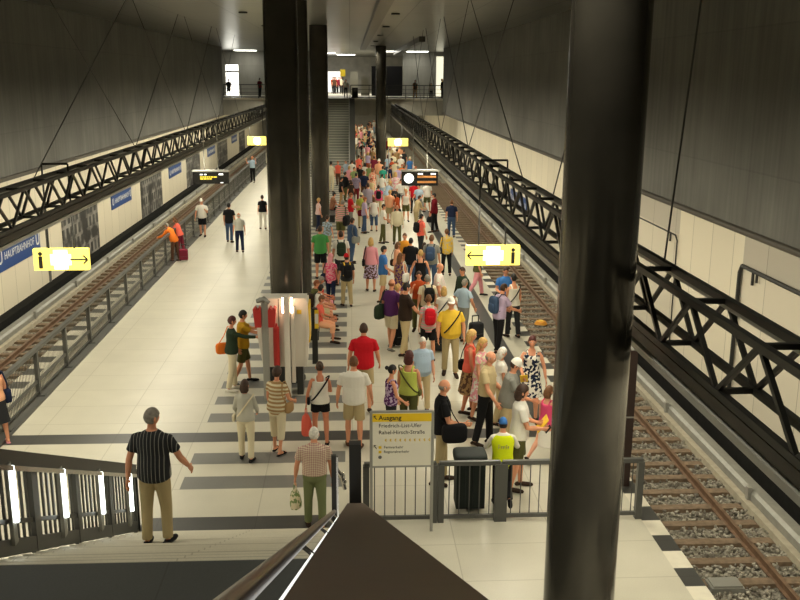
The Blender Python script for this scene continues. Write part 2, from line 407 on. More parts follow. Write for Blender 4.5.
# ------------------------------------------------------------------ hanging signs
YEL=mat('sign_yellow',(.9,.72,.05),.4,emit=(1,.84,.20),estr=1.05)
YELW=mat('sign_white_glow',(.9,.9,.8),.4,emit=(1,.93,.62),estr=1.2)
PRINT=mat('sign_print',(.02,.018,.012),.5)
def hang_frame(t,x0,x1,ztop,zs,d=.03):
    MB().bar((x0,0,ztop),(x1,0,ztop),.05).bar((x0,0,ztop),(x0,0,zs),.035).bar((x1,0,ztop),(x1,0,zs),.035).build('hanger',STEELD,t)
def yellow_sign(x,y,z0,z1,w,label,arrow,rods,txt=True):
    t=thing('hanging_sign',label,'sign',(x,y,0),0,'yellow hanging signs')
    sb=MB().box(-w/2,w/2,-.08,.08,z0,z1).build('sign_box',YEL,t)
    MB().box(-w*.13,w*.13,-.0835,-.081,z0+.02,z1-.02).box(-w*.19,w*.19,-.083,-.0815,z0+.12,z1-.12).build('glowing_panel',YELW,sb)
    hang_frame(t,rods[0]-x,rods[1]-x,5.05,z1)
    h=z1-z0
    if txt:
        mb=MB(); s=arrow; cx=s*w*.33; zc=(z0+z1)/2; L=.20
        # arrow: shaft and two barbs
        mb.box(cx-L,cx+L,-.088,-.082,zc-.018,zc+.018)
        tip=cx+s*L
        mb.bar((tip,-.085,zc),(tip-s*.10,-.085,zc+.10),.006,.036); mb.bar((tip,-.085,zc),(tip-s*.10,-.085,zc-.10),.006,.036)
        mb.build('arrow',PRINT,sb)
        tt=text_mesh('letter_i','i',.56,PRINT,sb,(-s*w*.37,-.083,z0+.06),align='CENTER',bold=.02)
    return t
yellow_sign(-6.72,21.4,2.60,3.10,1.25,'glowing yellow i sign with right arrow, hanging over the left fence',1,(-6.42,-7.0))
yellow_sign(3.52,22.4,2.46,2.96,1.34,'glowing yellow i sign with left arrow, hanging over the right platform edge',-1,(3.16,3.82))
yellow_sign(-5.75,58,2.87,3.40,1.2,'small far yellow sign glowing above the left fence',1,(-6.2,-5.4),False)
yellow_sign(3.06,60,2.68,3.18,1.3,'small far yellow sign glowing above the distant crowd',-1,(2.6,3.3),False)
# departure boards
DISP=mat('display_black',(.008,.008,.008),.25)
AMBER=mat('display_amber',(.3,.2,.02),.5,emit=(1,.78,.05),estr=1.0)
ORNG=mat('display_orange',(.3,.1,.02),.5,emit=(.85,.40,.08),estr=.28)
WHT=mat('display_white',(.7,.7,.7),.5,emit=(1,1,.95),estr=1.4)
def board(x,y,z0,z1,w,label,clock):
    t=thing('departure_board',label,'departure board',(x,y,0),0)
    MB().box(-w/2,w/2,-.1,.1,z0,z1).build('case',DISP,t)
    MB().box(-w/2-.03,w/2+.03,-.13,.13,z1,z1+.07).build('canopy',LGREY,t)
    MB().bar((-w*.18,0,z1+.05),(-w*.18,0,5.0),.04).bar((w*.2,0,z1+.05),(w*.2,0,5.0),.04).build('hanger',LGREY,t)
    h=z1-z0
    if clock:
        cf=MB().tube([(-w*.30,-.10,z0+h*.52),(-w*.30,-.12,z0+h*.52)],.20,24).build('clock_face',WHT,t)
        MB().box(-w*.30-.008,-w*.30+.008,-.126,-.121,z0+h*.5,z0+h*.5+.15).bar((-w*.30,-.124,z0+h*.52),(-w*.30+.09,-.124,z0+h*.52+.02),.005,.016).build('clock_hands',PRINT,cf)
        MB().box(-.10,w*.45,-.104,-.101,z0+h*.55,z0+h*.70).box(-.10,w*.45,-.104,-.101,z0+h*.18,z0+h*.33).build('text_lines',ORNG,t)
        MB().box(-.08,.12,-.104,-.101,z0+h*.78,z0+h*.88).box(w*.3,w*.44,-.104,-.101,z0+h*.78,z0+h*.88).build('header',WHT,t)
    else:
        mb=MB(); rs=random.Random(4)
        for zz,x1 in ((.52,.17),(.36,-.02)):
            xx=-w*.30
            while xx<x1*w: l=rs.uniform(.05,.14); mb.box(xx,xx+l,-.104,-.101,z0+h*zz,z0+h*(zz+.11)); xx+=l+.02
        mb.build('text_lines',AMBER,t)
        MB().box(-w*.3,-w*.22,-.104,-.101,z0+h*.74,z0+h*.83).box(-w*.18,-w*.12,-.104,-.101,z0+h*.74,z0+h*.83).box(w*.22,w*.34,-.104,-.101,z0+h*.74,z0+h*.86).box(w*.26,w*.34,-.104,-.101,z0+h*.06,z0+h*.13).build('header',WHT,t)
    return t
board(-5.68,38,2.74,3.22,1.45,'dark departure board with yellow lines above the left track fence',False)
board(2.84,38,2.66,3.24,1.5,'dark departure board with round white clock above the crowd',True)

# ------------------------------------------------------------------ posters and blue station signs on the walls
BLUE=mat('sign_blue',(.025,.07,.24),.45)
SIGNW=mat('sign_white',(.75,.75,.72),.5)
def station_sign(y0,y1,z0,z1,label,letters=True,x=-11.38,s=1):
    t=thing('station_name_sign',label,'station sign',(x,(y0+y1)/2,(z0+z1)/2),0,'blue station name signs')
    w=y1-y0; h=z1-z0
    MB().box(min(0,s*.05),max(0,s*.05),-w/2,w/2,-h/2,h/2).build('panel',BLUE,t)
    rot=(PI/2,0,PI/2) if s>0 else (PI/2,0,-PI/2)
    text_mesh('lettering','HAUPTBAHNHOF',w*.088,SIGNW,t,(s*.052,0,-w*.031),rot,'CENTER',.003)
    for k in (-1,1): text_mesh('letter_u','U',h*.62,SIGNW,t,(s*.052,k*w*.44,-h*.22),rot,'CENTER',.003,.012)
    return t
station_sign(29.6,33.75,.78,1.72,'large near blue HAUPTBAHNHOF wall sign at the left picture edge')
station_sign(44.2,48.2,.78,1.50,'blue station name sign on the left wall between the two nearest grey photo panels')
station_sign(58.5,62.7,.74,1.42,'blue station name sign on the left wall, just beyond the second photo panel')
station_sign(74.5,78.6,.74,1.40,'small far blue station name sign on the left wall past the hanging board')
station_sign(90,94,.74,1.40,'tiny farthest blue station name sign at the far end of the left wall')
station_sign(46.2,51.0,.15,1.0,'blue station name sign seen through the right truss',x=8.95,s=-1)
def photo_mat():
    m=mat('photo_print',(.2,.2,.19),.5); nt,b=nodes_of(m)
    tc=nt.nodes.new('ShaderNodeTexCoord'); mp=nt.nodes.new('ShaderNodeMapping'); mp.inputs['Scale'].default_value=(1,1.0,1.6)
    br=nt.nodes.new('ShaderNodeTexBrick'); br.inputs['Scale'].default_value=1; br.inputs['Brick Width'].default_value=.55; br.inputs['Row Height'].default_value=.9
    br.inputs['Mortar Size'].default_value=.12; br.inputs['Color1'].default_value=(.02,.02,.02,1); br.inputs['Color2'].default_value=(.09,.09,.085,1); br.inputs['Mortar'].default_value=(.30,.29,.26,1)
    n=nt.nodes.new('ShaderNodeTexNoise'); n.inputs['Scale'].default_value=.9; n.inputs['Detail'].default_value=6
    sx=nt.nodes.new('ShaderNodeSeparateXYZ'); cx=nt.nodes.new('ShaderNodeCombineXYZ')
    nt.links.new(tc.outputs['Object'],mp.inputs[0]); nt.links.new(mp.outputs[0],sx.inputs[0]); nt.links.new(sx.outputs['Y'],cx.inputs['X']); nt.links.new(sx.outputs['Z'],cx.inputs['Y'])
    nt.links.new(cx.outputs[0],br.inputs['Vector']); nt.links.new(cx.outputs[0],n.inputs['Vector'])
    mx=nt.nodes.new('ShaderNodeMix'); mx.data_type='RGBA'
    mr=nt.nodes.new('ShaderNodeMapRange'); mr.inputs[1].default_value=.42; mr.inputs[2].default_value=.58; nt.links.new(n.outputs['Fac'],mr.inputs[0])
    nt.links.new(mr.outputs[0],mx.inputs[0]); mx.inputs[7].default_value=(.035,.035,.033,1); nt.links.new(br.outputs['Color'],mx.inputs[6])
    nt.links.new(mx.outputs[2],b.inputs['Base Color'])
    return m
PHOTO=photo_mat()
for y0,y1,lab in ((36.5,41.7,'large grey architectural photo panel on the left wall behind the near i sign'),
                  (50.5,56.1,'grey architectural photo panel on the left wall between two blue station signs'),
                  (64.8,70.6,'narrow grey photo panel on the left wall, third from the picture edge'),
                  (80.5,86.5,'small far grey photo panel on the left wall above the departure board'),
                  (96,101,'tiny farthest grey photo panel on the left wall by the far yellow sign')):
    o=MB().box(-11.378,-11.345,y0,y1,-.62,1.95).build('photo_panel',PHOTO); tag(o,lab,'wall panel','photo panels on the left wall')
o=MB().box(-11.378,-11.34,34.55,34.75,-.58,2.3).build('wall_joint_strip',mat('joint_strip',(.12,.12,.11),.5)); tag(o,'narrow dark vertical strip on the left wall beside the nearest blue sign','strip')
# conduits on the right wall
CND=mat('conduit_black',(.02,.02,.018),.5)
o=MB().tube([(8.885,36,2.83),(8.885,24.5,2.83),(8.885,24.35,2.7),(8.885,24.35,-.4)],.022,8).tube([(8.885,24.9,2.83),(8.885,24.9,2.6)],.03,6).build('conduit',CND); tag(o,'thin black conduit on the right wall just beyond the cream panels','conduit')
o=MB().tube([(8.885,8,2.87),(8.885,20.1,2.87),(8.885,20.2,2.7),(8.885,20.2,-.4)],.05,8).tube([(8.885,19.5,2.87),(8.885,19.5,2.55)],.035,6).tube([(8.885,19.3,2.87),(8.885,19.3,2.65)],.03,6).build('conduit',CND); tag(o,'thick black conduit on the right wall at the right picture edge','conduit')
o=MB().box(8.75,8.95,33.2,34.2,2.35,3.0).build('wall_box',LGREY); tag(o,'small grey box on the right wall beside the foreground column','box')

# ------------------------------------------------------------------ left slatted fence
def left_fence():
    t=thing('platform_fence','long dark grey slatted fence along the left platform edge','fence',(-7.0,17.8,0),0)
    n=28; s=2.1
    MB().box(-.05,.05,-2.1,n*s,1.06,1.14).build('top_rail',STEELG,t)
    MB().box(-.06,.20,-2.1,n*s,0,.045).build('base_plate',STEELG,t)
    for k in range(-1,n+1):
        MB().box(-.045,.045,k*s-.04,k*s+.04,.04,1.06).box(-.02,.16,k*s-.09,k*s+.09,.045,.07).build('post',STEELG,t)
    pan=MB(); pan.box(-.02,.02,.05,s-.05,.34,.41).box(-.02,.02,.05,s-.05,.10,.14)
    y=.10
    while y<s-.06: pan.box(-.004,.004,y-.009,y+.009,.12,1.06); y+=.085
    me=pan.mesh('slat_panel',STEELG)
    for k in range(-1,n):
        o=bpy.data.objects.new('slat_panel',me); COL.objects.link(o); o.parent=t; o.location=(0,k*s,0)
left_fence()

# ------------------------------------------------------------------ foreground stair, railing, parapet
LAND=speckle_floor('landing_dark',(.072,.077,.077),(.055,.060,.060),.5)
STEP=speckle_floor('step_cream',(.66,.62,.49),(.58,.54,.43),.45)
NR=18; RISE=2.97/NR; RUN=.35; YF=13.15; YR=13.5
def stair():
    pr=[(YF,0)]
    y=YF;z=0
    for k in range(NR): z+=RISE; pr.append((y,z)); y-=RUN; pr.append((y,z)) if k<NR-1 else None
    pr+= [(7.2,2.97),(7.2,2.6),(YF-.6,0)]
    t=thing('staircase','cream stone stair flight going down to the platform in the left foreground','stairs',(0,0,0))
    MB().prism(pr,-3.32,-.12).build('flight',STEP,t)
    nose=MB(); y=YF; z=0
    for k in range(NR-1):
        z+=RISE; nose.box(-3.30,-.14,y-.075,y-.05,z,z+.002); y-=RUN
    nose.build('tread_lines',mat('tread_line',(.30,.29,.24),.6),t)
    L=MB().box(-3.6,-.12,3.5,7.199,2.80,2.97); L.build('landing',LAND,t)
    MB().box(-3.5,-3.3,3.6,3.8,0,2.8).box(-.4,-.2,3.6,3.8,0,2.8).build('landing_support',STEELD,t)
    return t
stair()
TUBE=mat('light_tube',(.9,.95,.9),.4,emit=(.93,1,.93),estr=6)
def stair_railing():
    t=thing('stair_railing','dark slatted stair railing with glowing light tubes at left','railing',(-3.42,0,0))
    b=lambda y: max(0,.471*(YR-y))           # foot line
    tp=lambda y: b(y)+1.06
    A,B=6.2,13.5
    zl=lambda y: b(y) if y>7.2 else b(7.2)
    def sl(nm,d,w,h,m_,x=0): MB().bar((x,A,b(A)+d),(x,B,b(B)+d),w,h).build(nm,m_,t)
    sl('top_rail',1.04,.10,.16,STEELG); sl('handrail',.93,.05,.05,CHROME,.09); sl('middle_rail',.36,.03,.05,STEELG); sl('stringer',.08,.06,.16,STEELG)
    for k in range(6):
        y=7.82-1.43*0+1.43*(k-0) if k<5 else 13.5
        MB().box(-.035,.035,y-.07,y+.07,zl(y)*1-.0+ (0 if y>7.2 else 0),b(y)+1.0).build('post',STEELG,t)
    mb=MB(); y=A+.1
    while y<B: mb.box(-.012,.012,y-.016,y+.016,b(y)+.1,b(y)+1.0); y+=.155
    mb.build('balusters',STEELG,t)
    for k in range(4):
        y=8.54+1.47*k
        lb=MB().box(.03,.07,y-.05,y+.05,b(y)+.12,b(y)+.98).build('lamp_backing',LGREY,t)
        MB().tube([(.09,y,b(y)+.36),(.09,y,b(y)+.95)],.028,10).build('light_tube',TUBE,lb)
stair_railing()
COP=mat('coping_brown',(.045,.026,.016),.5,noise=.1,nscale=14)
def parapet():
    zc=lambda y: 6.39-.478*(y-1)
    t=thing('stair_parapet','sloping parapet with wide brown coping running down the middle foreground','parapet',(.035,0,0))
    MB().prism([(.45,0),(12.5,0),(12.5,zc(12.5)-.06),(.45,zc(.45)-.06)],-.085,.085).build('wall_panel',mat('parapet_grey',(.10,.10,.095),.6),t)
    MB().prism([(.45,zc(.45)-.06),(12.6,zc(12.6)-.06),(12.6,zc(12.6)),(.45,zc(.45))],-.118,.118).build('coping',COP,t)
    MB().box(-.088,.088,12.52,12.70,0,1.80).build('end_post',BLACK,t)
    h=thing('handrail','brown wooden handrail with steel underside beside the foreground parapet','handrail',(-.275,0,0))
    zh=lambda y: 6.74-.478*y
    wood=mat('handrail_wood',(.085,.048,.026),.3,spec=.6)
    MB().tube([(0,.55,zh(.55)),(0,12.3,zh(12.3))],.032,14).build('rail',wood,h,True)
    MB().bar((.085,.55,zh(.55)-.10),(.085,12.35,zh(12.35)-.10),.07,.04).build('light_strip',mat('strip_light',(.85,.85,.82),.3,emit=(1,1,.95),estr=1.0),h)
    for y in (2.0,4.5,7.0,9.5,11.8):
        MB().bar((0,y,zh(y)-.03),(.085,y,zh(y)-.11),.02).bar((.085,y,zh(y)-.11),(.21,y,zh(y)-.12),.02).build('bracket',CHROME,h)
    MB().box(-.035,.035,12.36,12.43,0,1.70).build('end_post',STEELD,h)
    MB().box(.036,.062,12.36,12.42,.0,1.68).build('steel_edge',CHROME,h)
    o=MB().ball((-.17,12.75,1.22),.05).ball((-.13,12.75,1.12),.04).tube([(-.24,12.7,1.35),(-.17,12.75,1.22),(-.12,12.75,1.0)],.03,8).build('steel_fitting',CHROME); tag(o,'small bright steel fitting beside the black post at the stair foot','fitting')
parapet()

# ------------------------------------------------------------------ barrier across the platform, exit sign
def barrier(x0,x1,y,label):
    t=thing('barrier_fence',label,'barrier',(x0,y,0),0,'barrier fences behind the stairs'); w=x1-x0
    MB().box(0,w,-.035,.035,.98,1.05).build('top_rail',STEELG,t)
    MB().box(0,w,-.025,.025,.06,.12).build('bottom_rail',STEELG,t)
    for x in (.03,w-.03): MB().box(x-.05,x+.05,-.05,.05,0,1.0).build('post',STEELG,t)
    mb=MB(); n=int(w/.145)
    for k in range(1,n): mb.cyl(w*k/n,0,.1,1.0,.009,6)
    mb.build('bars',STEELG,t)
barrier(.18,1.33,13.6,'grey barrier section behind the white exit sign')
barrier(1.38,2.36,13.6,'grey barrier section in front of the dark litter bin')
barrier(2.40,4.68,13.6,'grey barrier section passing behind the foreground column')
def exit_sign():
    t=thing('exit_sign','white exit board with yellow Ausgang bar on two posts by the stair foot','sign',(.76,13.3,0))
    bd=MB().box(-.455,.455,-.02,.02,1.13,2.00).build('board',mat('board_cream',(.83,.80,.68),.45),t)
    MB().box(-.455,.455,-.026,-.0205,1.86,1.99).build('yellow_bar',mat('bar_yellow',(.85,.58,.01),.5),bd)
    MB().box(-.48,.48,-.022,.022,2.0,2.03).box(-.48,.48,-.022,.022,1.10,1.13).build('frame',LGREY,t)
    for x in (-.475,.475): MB().box(x-.022,x+.022,-.025,.025,0,2.02).build('post',LGREY,t)
    P=PRINT
    text_mesh('heading','Ausgang',.105,P,bd,(-.36,-.027,1.89),ext=.001,bold=.002)
    text_mesh('street_line','Friedrich-List-Ufer',.088,P,bd,(-.36,-.0215,1.765),ext=.001)
    text_mesh('street_line','Rahel-Hirsch-Stra\u00dfe',.088,P,bd,(-.36,-.0215,1.655),ext=.001)
    text_mesh('transfer_line','Fernverkehr',.06,P,bd,(-.28,-.0215,1.42),ext=.001); text_mesh('transfer_line','Regionalverkehr',.06,P,bd,(-.28,-.0215,1.345),ext=.001)
    Yl=mat('bar_yellow',(0,0,0))
    mb=MB()
    for k in range(10): x=-.26+k*.075; mb.bar((x+.02,-.022,1.535),(x,-.022,1.555),.003,.014); mb.bar((x,-.022,1.555),(x+.02,-.022,1.575),.003,.014)
    mb.box(-.36,-.315,-.023,-.0205,1.415,1.46)
    mb.box(-.36,-.315,-.023,-.0205,1.34,1.385)
    mb.build('chevrons',Yl,bd)
    mb=MB()
    for z in (1.93,1.45): mb.bar((-.43,-.029,z+.02),(-.39,-.029,z-.03),.003,.012); mb.bar((-.435,-.029,z+.025),(-.40,-.029,z+.025),.003,.012); mb.bar((-.435,-.029,z+.025),(-.435,-.029,z-.01),.003,.012)
    mb.build('arrows',P,bd)
    MB().tube([(-.338,-.0205,1.275),(-.338,-.024,1.275)],.028,16).build('round_symbol',mat('symbol_grey',(.12,.12,.12),.5),bd)
exit_sign()
def pylon():
    t=thing('brown_pylon','dark brown slim pylon at the platform edge behind the foreground column','pylon',(4.72,14.9,0))
    MB().box(-.15,.15,-.12,.12,0,1.28).box(-.15,.15,-.12,.12,1.31,2.5).build('casing',mat('pylon_brown',(.028,.014,.011),.45),t)
    MB().box(-.148,.148,-.118,.118,1.28,1.31).box(-.15,.15,-.12,.12,2.5,2.52).build('seam',LGREY,t)
pylon()
# track-side box and marker
t=thing('track_box','pale grey metal box on the ballast at the lower right edge','box',(6.05,13.2,-1.1))
MB().box(-.27,.27,-.16,.16,0,.10).build('body',GALV,t); MB().box(-.24,.24,-.14,.14,.10,.135).build('lid',LGREY,t)
t=thing('track_marker','small orange marker disc lying between the rails of the right track','marker',(6.35,29.6,-1.04))
MB().cyl(0,0,0,.10,.22,18,0,.16).build('disc',mat('marker_orange',(.75,.33,.03),.5),t); MB().cyl(0,0,.10,.13,.08,12).build('cap',mat('marker_cap',(.9,.6,.1),.5),t)

# ------------------------------------------------------------------ information pillar with bench behind
def info_pillar():
    W=mat('pillar_white',(.74,.70,.62),.4); RED=mat('pillar_red',(.50,.025,.02),.45); YL=mat('pillar_yellow',(.82,.55,.03),.45); DK=mat('pillar_dark',(.03,.032,.03),.5)
    t=thing('information_pillar','white information and emergency pillar with glowing tubes in front of the column','information pillar',(-1.5,19.75,0))
    # tapered casing: wide shoulders, narrower foot
    MB().prismY([(-.44,.68),(.44,.68),(.50,1.5),(.50,2.25),(-.50,2.25),(-.50,1.5)],.05,.55).build('casing',W,t)
    MB().prismY([(.44,.68),(.50,.72),(.56,1.5),(.53,2.2),(.505,2.2),(.505,1.5)],.0,.6).build('side_panel',W,t)
    MB().prismY([(-.44,.68),(-.505,1.5),(-.505,2.0),(-.62,1.85),(-.56,1.2),(-.47,.68)],.0,.6).build('side_panel',W,t)
    MB().box(.535,.57,.02,.62,1.25,2.1).build('yellow_edge',YL,t)
    MB().box(-.12,-.105,.035,.05,.7,2.24).build('door_seam',DK,t)
    MB().box(-.36,-.02,.1,.5,0,.68).box(.26,.40,.1,.5,0,.68).build('foot',DK,t)
    f=MB().box(.02,.14,-.22,.05,0,2.35).box(.16,.24,-.1,.05,.35,2.1); f.build('front_fin',W,t)
    gt=mat('pillar_tube',(.9,.8,.7),.4,emit=(1,.62,.40),estr=14)
    for x in (.0,.19): MB().tube([(x,-.16,1.98),(x,-.16,2.32)],.022,10).build('light_tube',gt,t)
    for x in (-.28,.34): MB().box(x-.05,x+.05,.035,.05,1.90,1.99).build('yellow_badge',YL,t)
    p=thing('grey_signal_post','grey post with two red call boxes beside the white pillar','post',(-1.88,19.45,0))
    MB().box(-.07,.07,-.05,.05,0,2.25).build('pole',LGREY,p)
    for s in (-1,1): MB().prismY([(s*.075,1.72),(s*.21,1.72),(s*.25,2.12),(s*.20,2.16),(s*.17,2.10),(s*.12,2.16),(s*.075,2.10)],-.12,.12).build('red_box',RED,p)
    MB().tube([(-.17,0,2.28),(-.02,0,2.33),(.1,0,2.24)],[.08,.10,.07],10,0,True,.6).build('top_lamp',GALV,p,True)
    o=MB().cyl(-1.66,19.6,.78,1.62,.07,14).ball((-1.66,19.6,1.62),(.07,.07,.06)).cyl(-1.66,19.6,1.66,1.74,.03,8).build('fire_extinguisher',RED,None,True); tag(o,'tall red extinguisher cylinder between the grey post and white pillar','fire extinguisher')
    b=MB(); d=thing('dark_bollard_post','dark square post with yellow and white sticker right of the white pillar','post',(-.92,22.2,0))
    MB().box(-.07,.07,-.07,.07,0,1.43).build('pole',STEELD,d); MB().box(.0,.10,-.078,-.072,.92,1.40).build('yellow_sticker',YL,d); MB().box(.01,.09,-.082,-.079,1.05,1.30).build('white_sticker',SIGNW,d)
    # bench
    for (x,y,l) in ((-1.08,25.3,'grey bench behind the information pillar, carrying seated travellers'),(-.98,46.4,'grey bench at the third column with a seated plaid-shirted man')):
        bt=thing('platform_bench',l,'bench',(x,y,0),0,'platform benches')
        MB().box(-.22,.22,-1.7,1.7,.40,.45).build('seat',STEELG,bt)
        for yy in (-1,1): MB().box(-.18,.18,yy-.04,yy+.04,0,.40).build('leg',STEELD,bt)
info_pillar()

# ------------------------------------------------------------------ mezzanine, far stairs, end of the hall
MEZ=mat('mezzanine_floor',(.50,.47,.38),.5,noise=.1)
struct('floor_mezzanine',MB().box(-13.6,10.8,YE,112,5.15,5.3),MEZ)
struct('trim_mezzanine',MB().box(-10.75,8.05,YE-.02,YE+.4,3.95,5.16),CONC2)
struct('wall_left_mezzanine',MB().box(-13.7,-13.5,YE,112,5.3,9.3),CONC2)
struct('wall_right_mezzanine',MB().box(10.6,10.8,YE,112,5.3,9.3),CONC2)
struct('wall_end_left',MB().box(-10.25,-2.4,87.8,88.2,5.3,9.3).box(-13.5,-11.45,87.8,88.2,5.3,9.3).box(-11.45,-10.25,87.8,88.2,8.05,9.3),CONC2)
struct('wall_end_right',MB().box(4.9,8.0,87.8,88.2,5.3,9.3).box(8.75,10.6,87.8,88.2,5.3,9.3).box(8.0,8.75,87.8,88.2,8.9,9.3),CONC2)
DAY=mat('daylight_glass',(.9,.9,.85),.3,emit=(1,.98,.88),estr=3)
DAYR=mat('lit_lobby',(.8,.78,.62),.5,emit=(.95,.90,.68),estr=.85)
struct('window_1',MB().box(-11.45,-10.25,88.3,88.4,5.3,7.35).box(-11.45,-10.25,88.3,88.4,7.5,8.05),DAY)
struct('window_2',MB().box(8.0,8.75,88.3,88.4,5.3,8.9),DAYR)
SHOP=mat('shop_wall',(.42,.40,.34),.6,noise=.15,nscale=1.5)
struct('wall_end',MB().box(-13.5,10.6,111.8,112,5.3,9.3),SHOP)
struct('wall_end_lower',MB().box(-11.4,8.95,121.8,122,-1.4,5.15),CONC2)
def lit(nm,lab,cat,a,m_,grp=None):
    o=MB().box(*a).build(nm,m_); tag(o,lab,cat,grp); return o
lit('shop_front','bright white shop front at the back of the mezzanine, left of centre','shop front',(-3.4,-1.1,108,108.4,5.3,7.6),mat('shop_light',(.9,.9,.86),.5,emit=(1,.98,.92),estr=1.1))
t=thing('yellow_panel_sign','small yellow panel on a pole behind the railing at the head of the far stairs','sign',(-.7,92,5.3))
MB().box(-.25,.25,0,.1,1.75,2.4).build('panel',mat('panel_yellow',(.75,.55,.03),.5),t); MB().box(-.03,.03,.02,.08,0,1.75).build('pole',STEELD,t)
lit('notice_cabinet','pale tall notice cabinet on the mezzanine right of the far stairs','cabinet',(.02,.75,91,91.4,5.3,7.5),mat('cabinet_pale',(.52,.50,.42),.5))
lit('ticket_machine','pale grey machine on the mezzanine next to the notice cabinet','machine',(1.05,1.85,90,90.6,5.3,7.05),mat('machine_pale',(.40,.385,.32),.5))
lit('dark_glazing','large black glazed opening at the mezzanine end behind the far column','glazing',(2.0,4.88,88.2,88.3,5.3,8.0),mat('glazing_black',(.006,.006,.008),.3))
lit('black_bin','small black bin by the mezzanine railing beside the far stairs','bin',(.15,.65,78.3,78.8,5.3,6.15),BLACK)
CL=mat('ceiling_lamp_glow',(.9,.9,.85),.5,emit=(1,.98,.86),estr=6)
for x,y,w,l in ((-9.35,86,1.9,'bright ceiling lamp panel above the left end of the mezzanine'),(-.4,100,1.9,'bright ceiling lamp panel above the middle of the mezzanine'),(3.3,86,1.3,'bright ceiling lamp panel just right of the far column'),(6.1,86,1.9,'bright ceiling lamp panel above the right end of the mezzanine'),(-1.9,94,1.0,'small ceiling lamp panel over the far stairs beside the third column')):
    t=thing('ceiling_lamp',l,'ceiling lamp',(x,y,9.3),0,'ceiling lamp panels'); MB().box(-w/2,w/2,-.75,.75,-.06,-.02).build('diffuser',CL,t); MB().box(-w/2-.04,w/2+.04,-.8,.8,-.03,0).build('frame',LGREY,t)
o=MB().box(.85,1.25,4,76.5,9.08,9.3).build('ceiling_duct',mat('duct_dark',(.09,.085,.07),.3,metal=.6)); tag(o,'long dark duct running along the ceiling above the platform','duct')
o=MB().box(4.0,4.35,55,87,9.0,9.3).build('ceiling_duct',mat('duct_dark',(0,0,0))); tag(o,'short dark duct on the ceiling towards the right end wall','duct')
def mez_rail(x0,x1,label):
    t=thing('mezzanine_railing',label,'railing',(x0,YE+.15,5.3),0,'mezzanine railings'); w=x1-x0; n=max(1,round(w/1.45))
    MB().box(0,w,-.03,.03,1.02,1.09).build('top_rail',STEELD,t); MB().box(0,w,-.02,.02,.05,.12).build('bottom_rail',STEELD,t)
    MB().box(0,w,-.01,.01,.7,.73).box(0,w,-.01,.01,.4,.43).build('wires',STEELD,t)
    for k in range(n+1): MB().box(w*k/n-.03,w*k/n+.03,-.03,.03,-.5,1.05).build('post',STEELD,t)
mez_rail(-10.25,-3.2,'dark railing along the mezzanine edge left of the columns'); mez_rail(.05,7.55,'dark railing along the mezzanine edge right of the far stairs')
def far_stairs():
    t=thing('far_staircase','steep grey stair flight up to the mezzanine at the far end','stairs',(0,0,0))
    n=30; y0=66.5; run=(YE-y0)/n; ri=5.3/n; pr=[(y0,0)]; y=y0; z=0
    for k in range(n): z+=ri; pr.append((y,z)); y+=run; pr.append((y,z))
    pr+=[(YE,4.6),(y0+1,0)]
    MB().prism(pr,-3.1,-.12).build('flight',mat('far_step',(.25,.26,.235),.5),t)
    MB().prism([(67.5,0),(YE,0),(YE,5.3),(76,5.3),(67.5,1.0)],-.05,.36).build('side_wall',mat('stair_side_dark',(.05,.05,.045),.6),t)
    nose=MB(); y=y0; z=0
    for k in range(n): z+=ri; nose.box(-3.1,-.12,y-.012,y+.07,z-.035,z+.003); y+=run
    nose.build('step_edges',mat('far_step_edge',(.55,.54,.46),.5),t)
    for x in (-3.14,-.08):
        MB().bar((x,y0,.05),(x,YE,5.3),.06,.5).build('cheek',STEELD,t)
        MB().bar((x,y0,1.0),(x,YE,6.25),.05,.06).build('handrail',LGREY,t)
        pm=MB()
        for k in range(9): yy=y0+k*(YE-y0)/8; pm.box(x-.025,x+.025,yy-.025,yy+.025,(yy-y0)*5.3/(YE-y0),(yy-y0)*5.3/(YE-y0)+1)
        pm.build('posts',LGREY,t)
far_stairs()
o=MB().cyl(.55,69,0,3.2,.03,10).build('slim_pole',LGREY); tag(o,'slim pale pole between the crowd and the far stairs','pole')
o=MB().cyl(2.55,62,0,2.9,.035,10).build('slim_pole',LGREY); tag(o,'slim grey pole among the crowd below the far yellow sign','pole')

# ------------------------------------------------------------------ light
def area(x,y,z,sx,sy,power,col,rot=(0,0,0),spread=PI):
    l=bpy.data.lights.new('lamp','AREA'); l.shape='RECTANGLE'; l.size=sx; l.size_y=sy; l.energy=power; l.color=col; l.spread=spread
    o=bpy.data.objects.new('lamp_light',l); COL.objects.link(o); o.location=(x,y,z); o.rotation_euler=rot; return o
WARM=(1,.92,.715)
for k in range(-1,8):
    y=9.5+9*k
    for x in (3.29,-6.19): area(x,y,3.955,.08,8.4,LP,WARM)
for k in range(-1,8):  # added wash lights that brighten the walls and ceiling
    y=9.5+9*k
    area(3.70,y,4.80,.06,8.4,WW,WARM,(0,R(-58),0),R(125)); area(-6.60,y,4.80,.06,8.4,WW*1.25,WARM,(0,R(58),0),R(125))
# added ceiling downlights to light the platform, their sources unseen
def spot(x,y,power):
    t=thing('added_downlight','added round downlight in the metal ceiling above the platform','ceiling lamp',(x,y,9.3),0,'added ceiling downlights')
    MB().tube([(0,0,-.05),(0,0,0)],.16,16).build('housing',STEELD,t)
    l=bpy.data.lights.new('downlight','SPOT'); l.energy=power; l.spot_size=R(105); l.spot_blend=.7; l.shadow_soft_size=.10; l.color=WARM
    o=bpy.data.objects.new('added_downlight_source',l); COL.objects.link(o); o.location=(x,y,9.2)
for k in range(-1,8):
    for x in (-3.9,1.7): spot(x,8.5+9*k,SP)
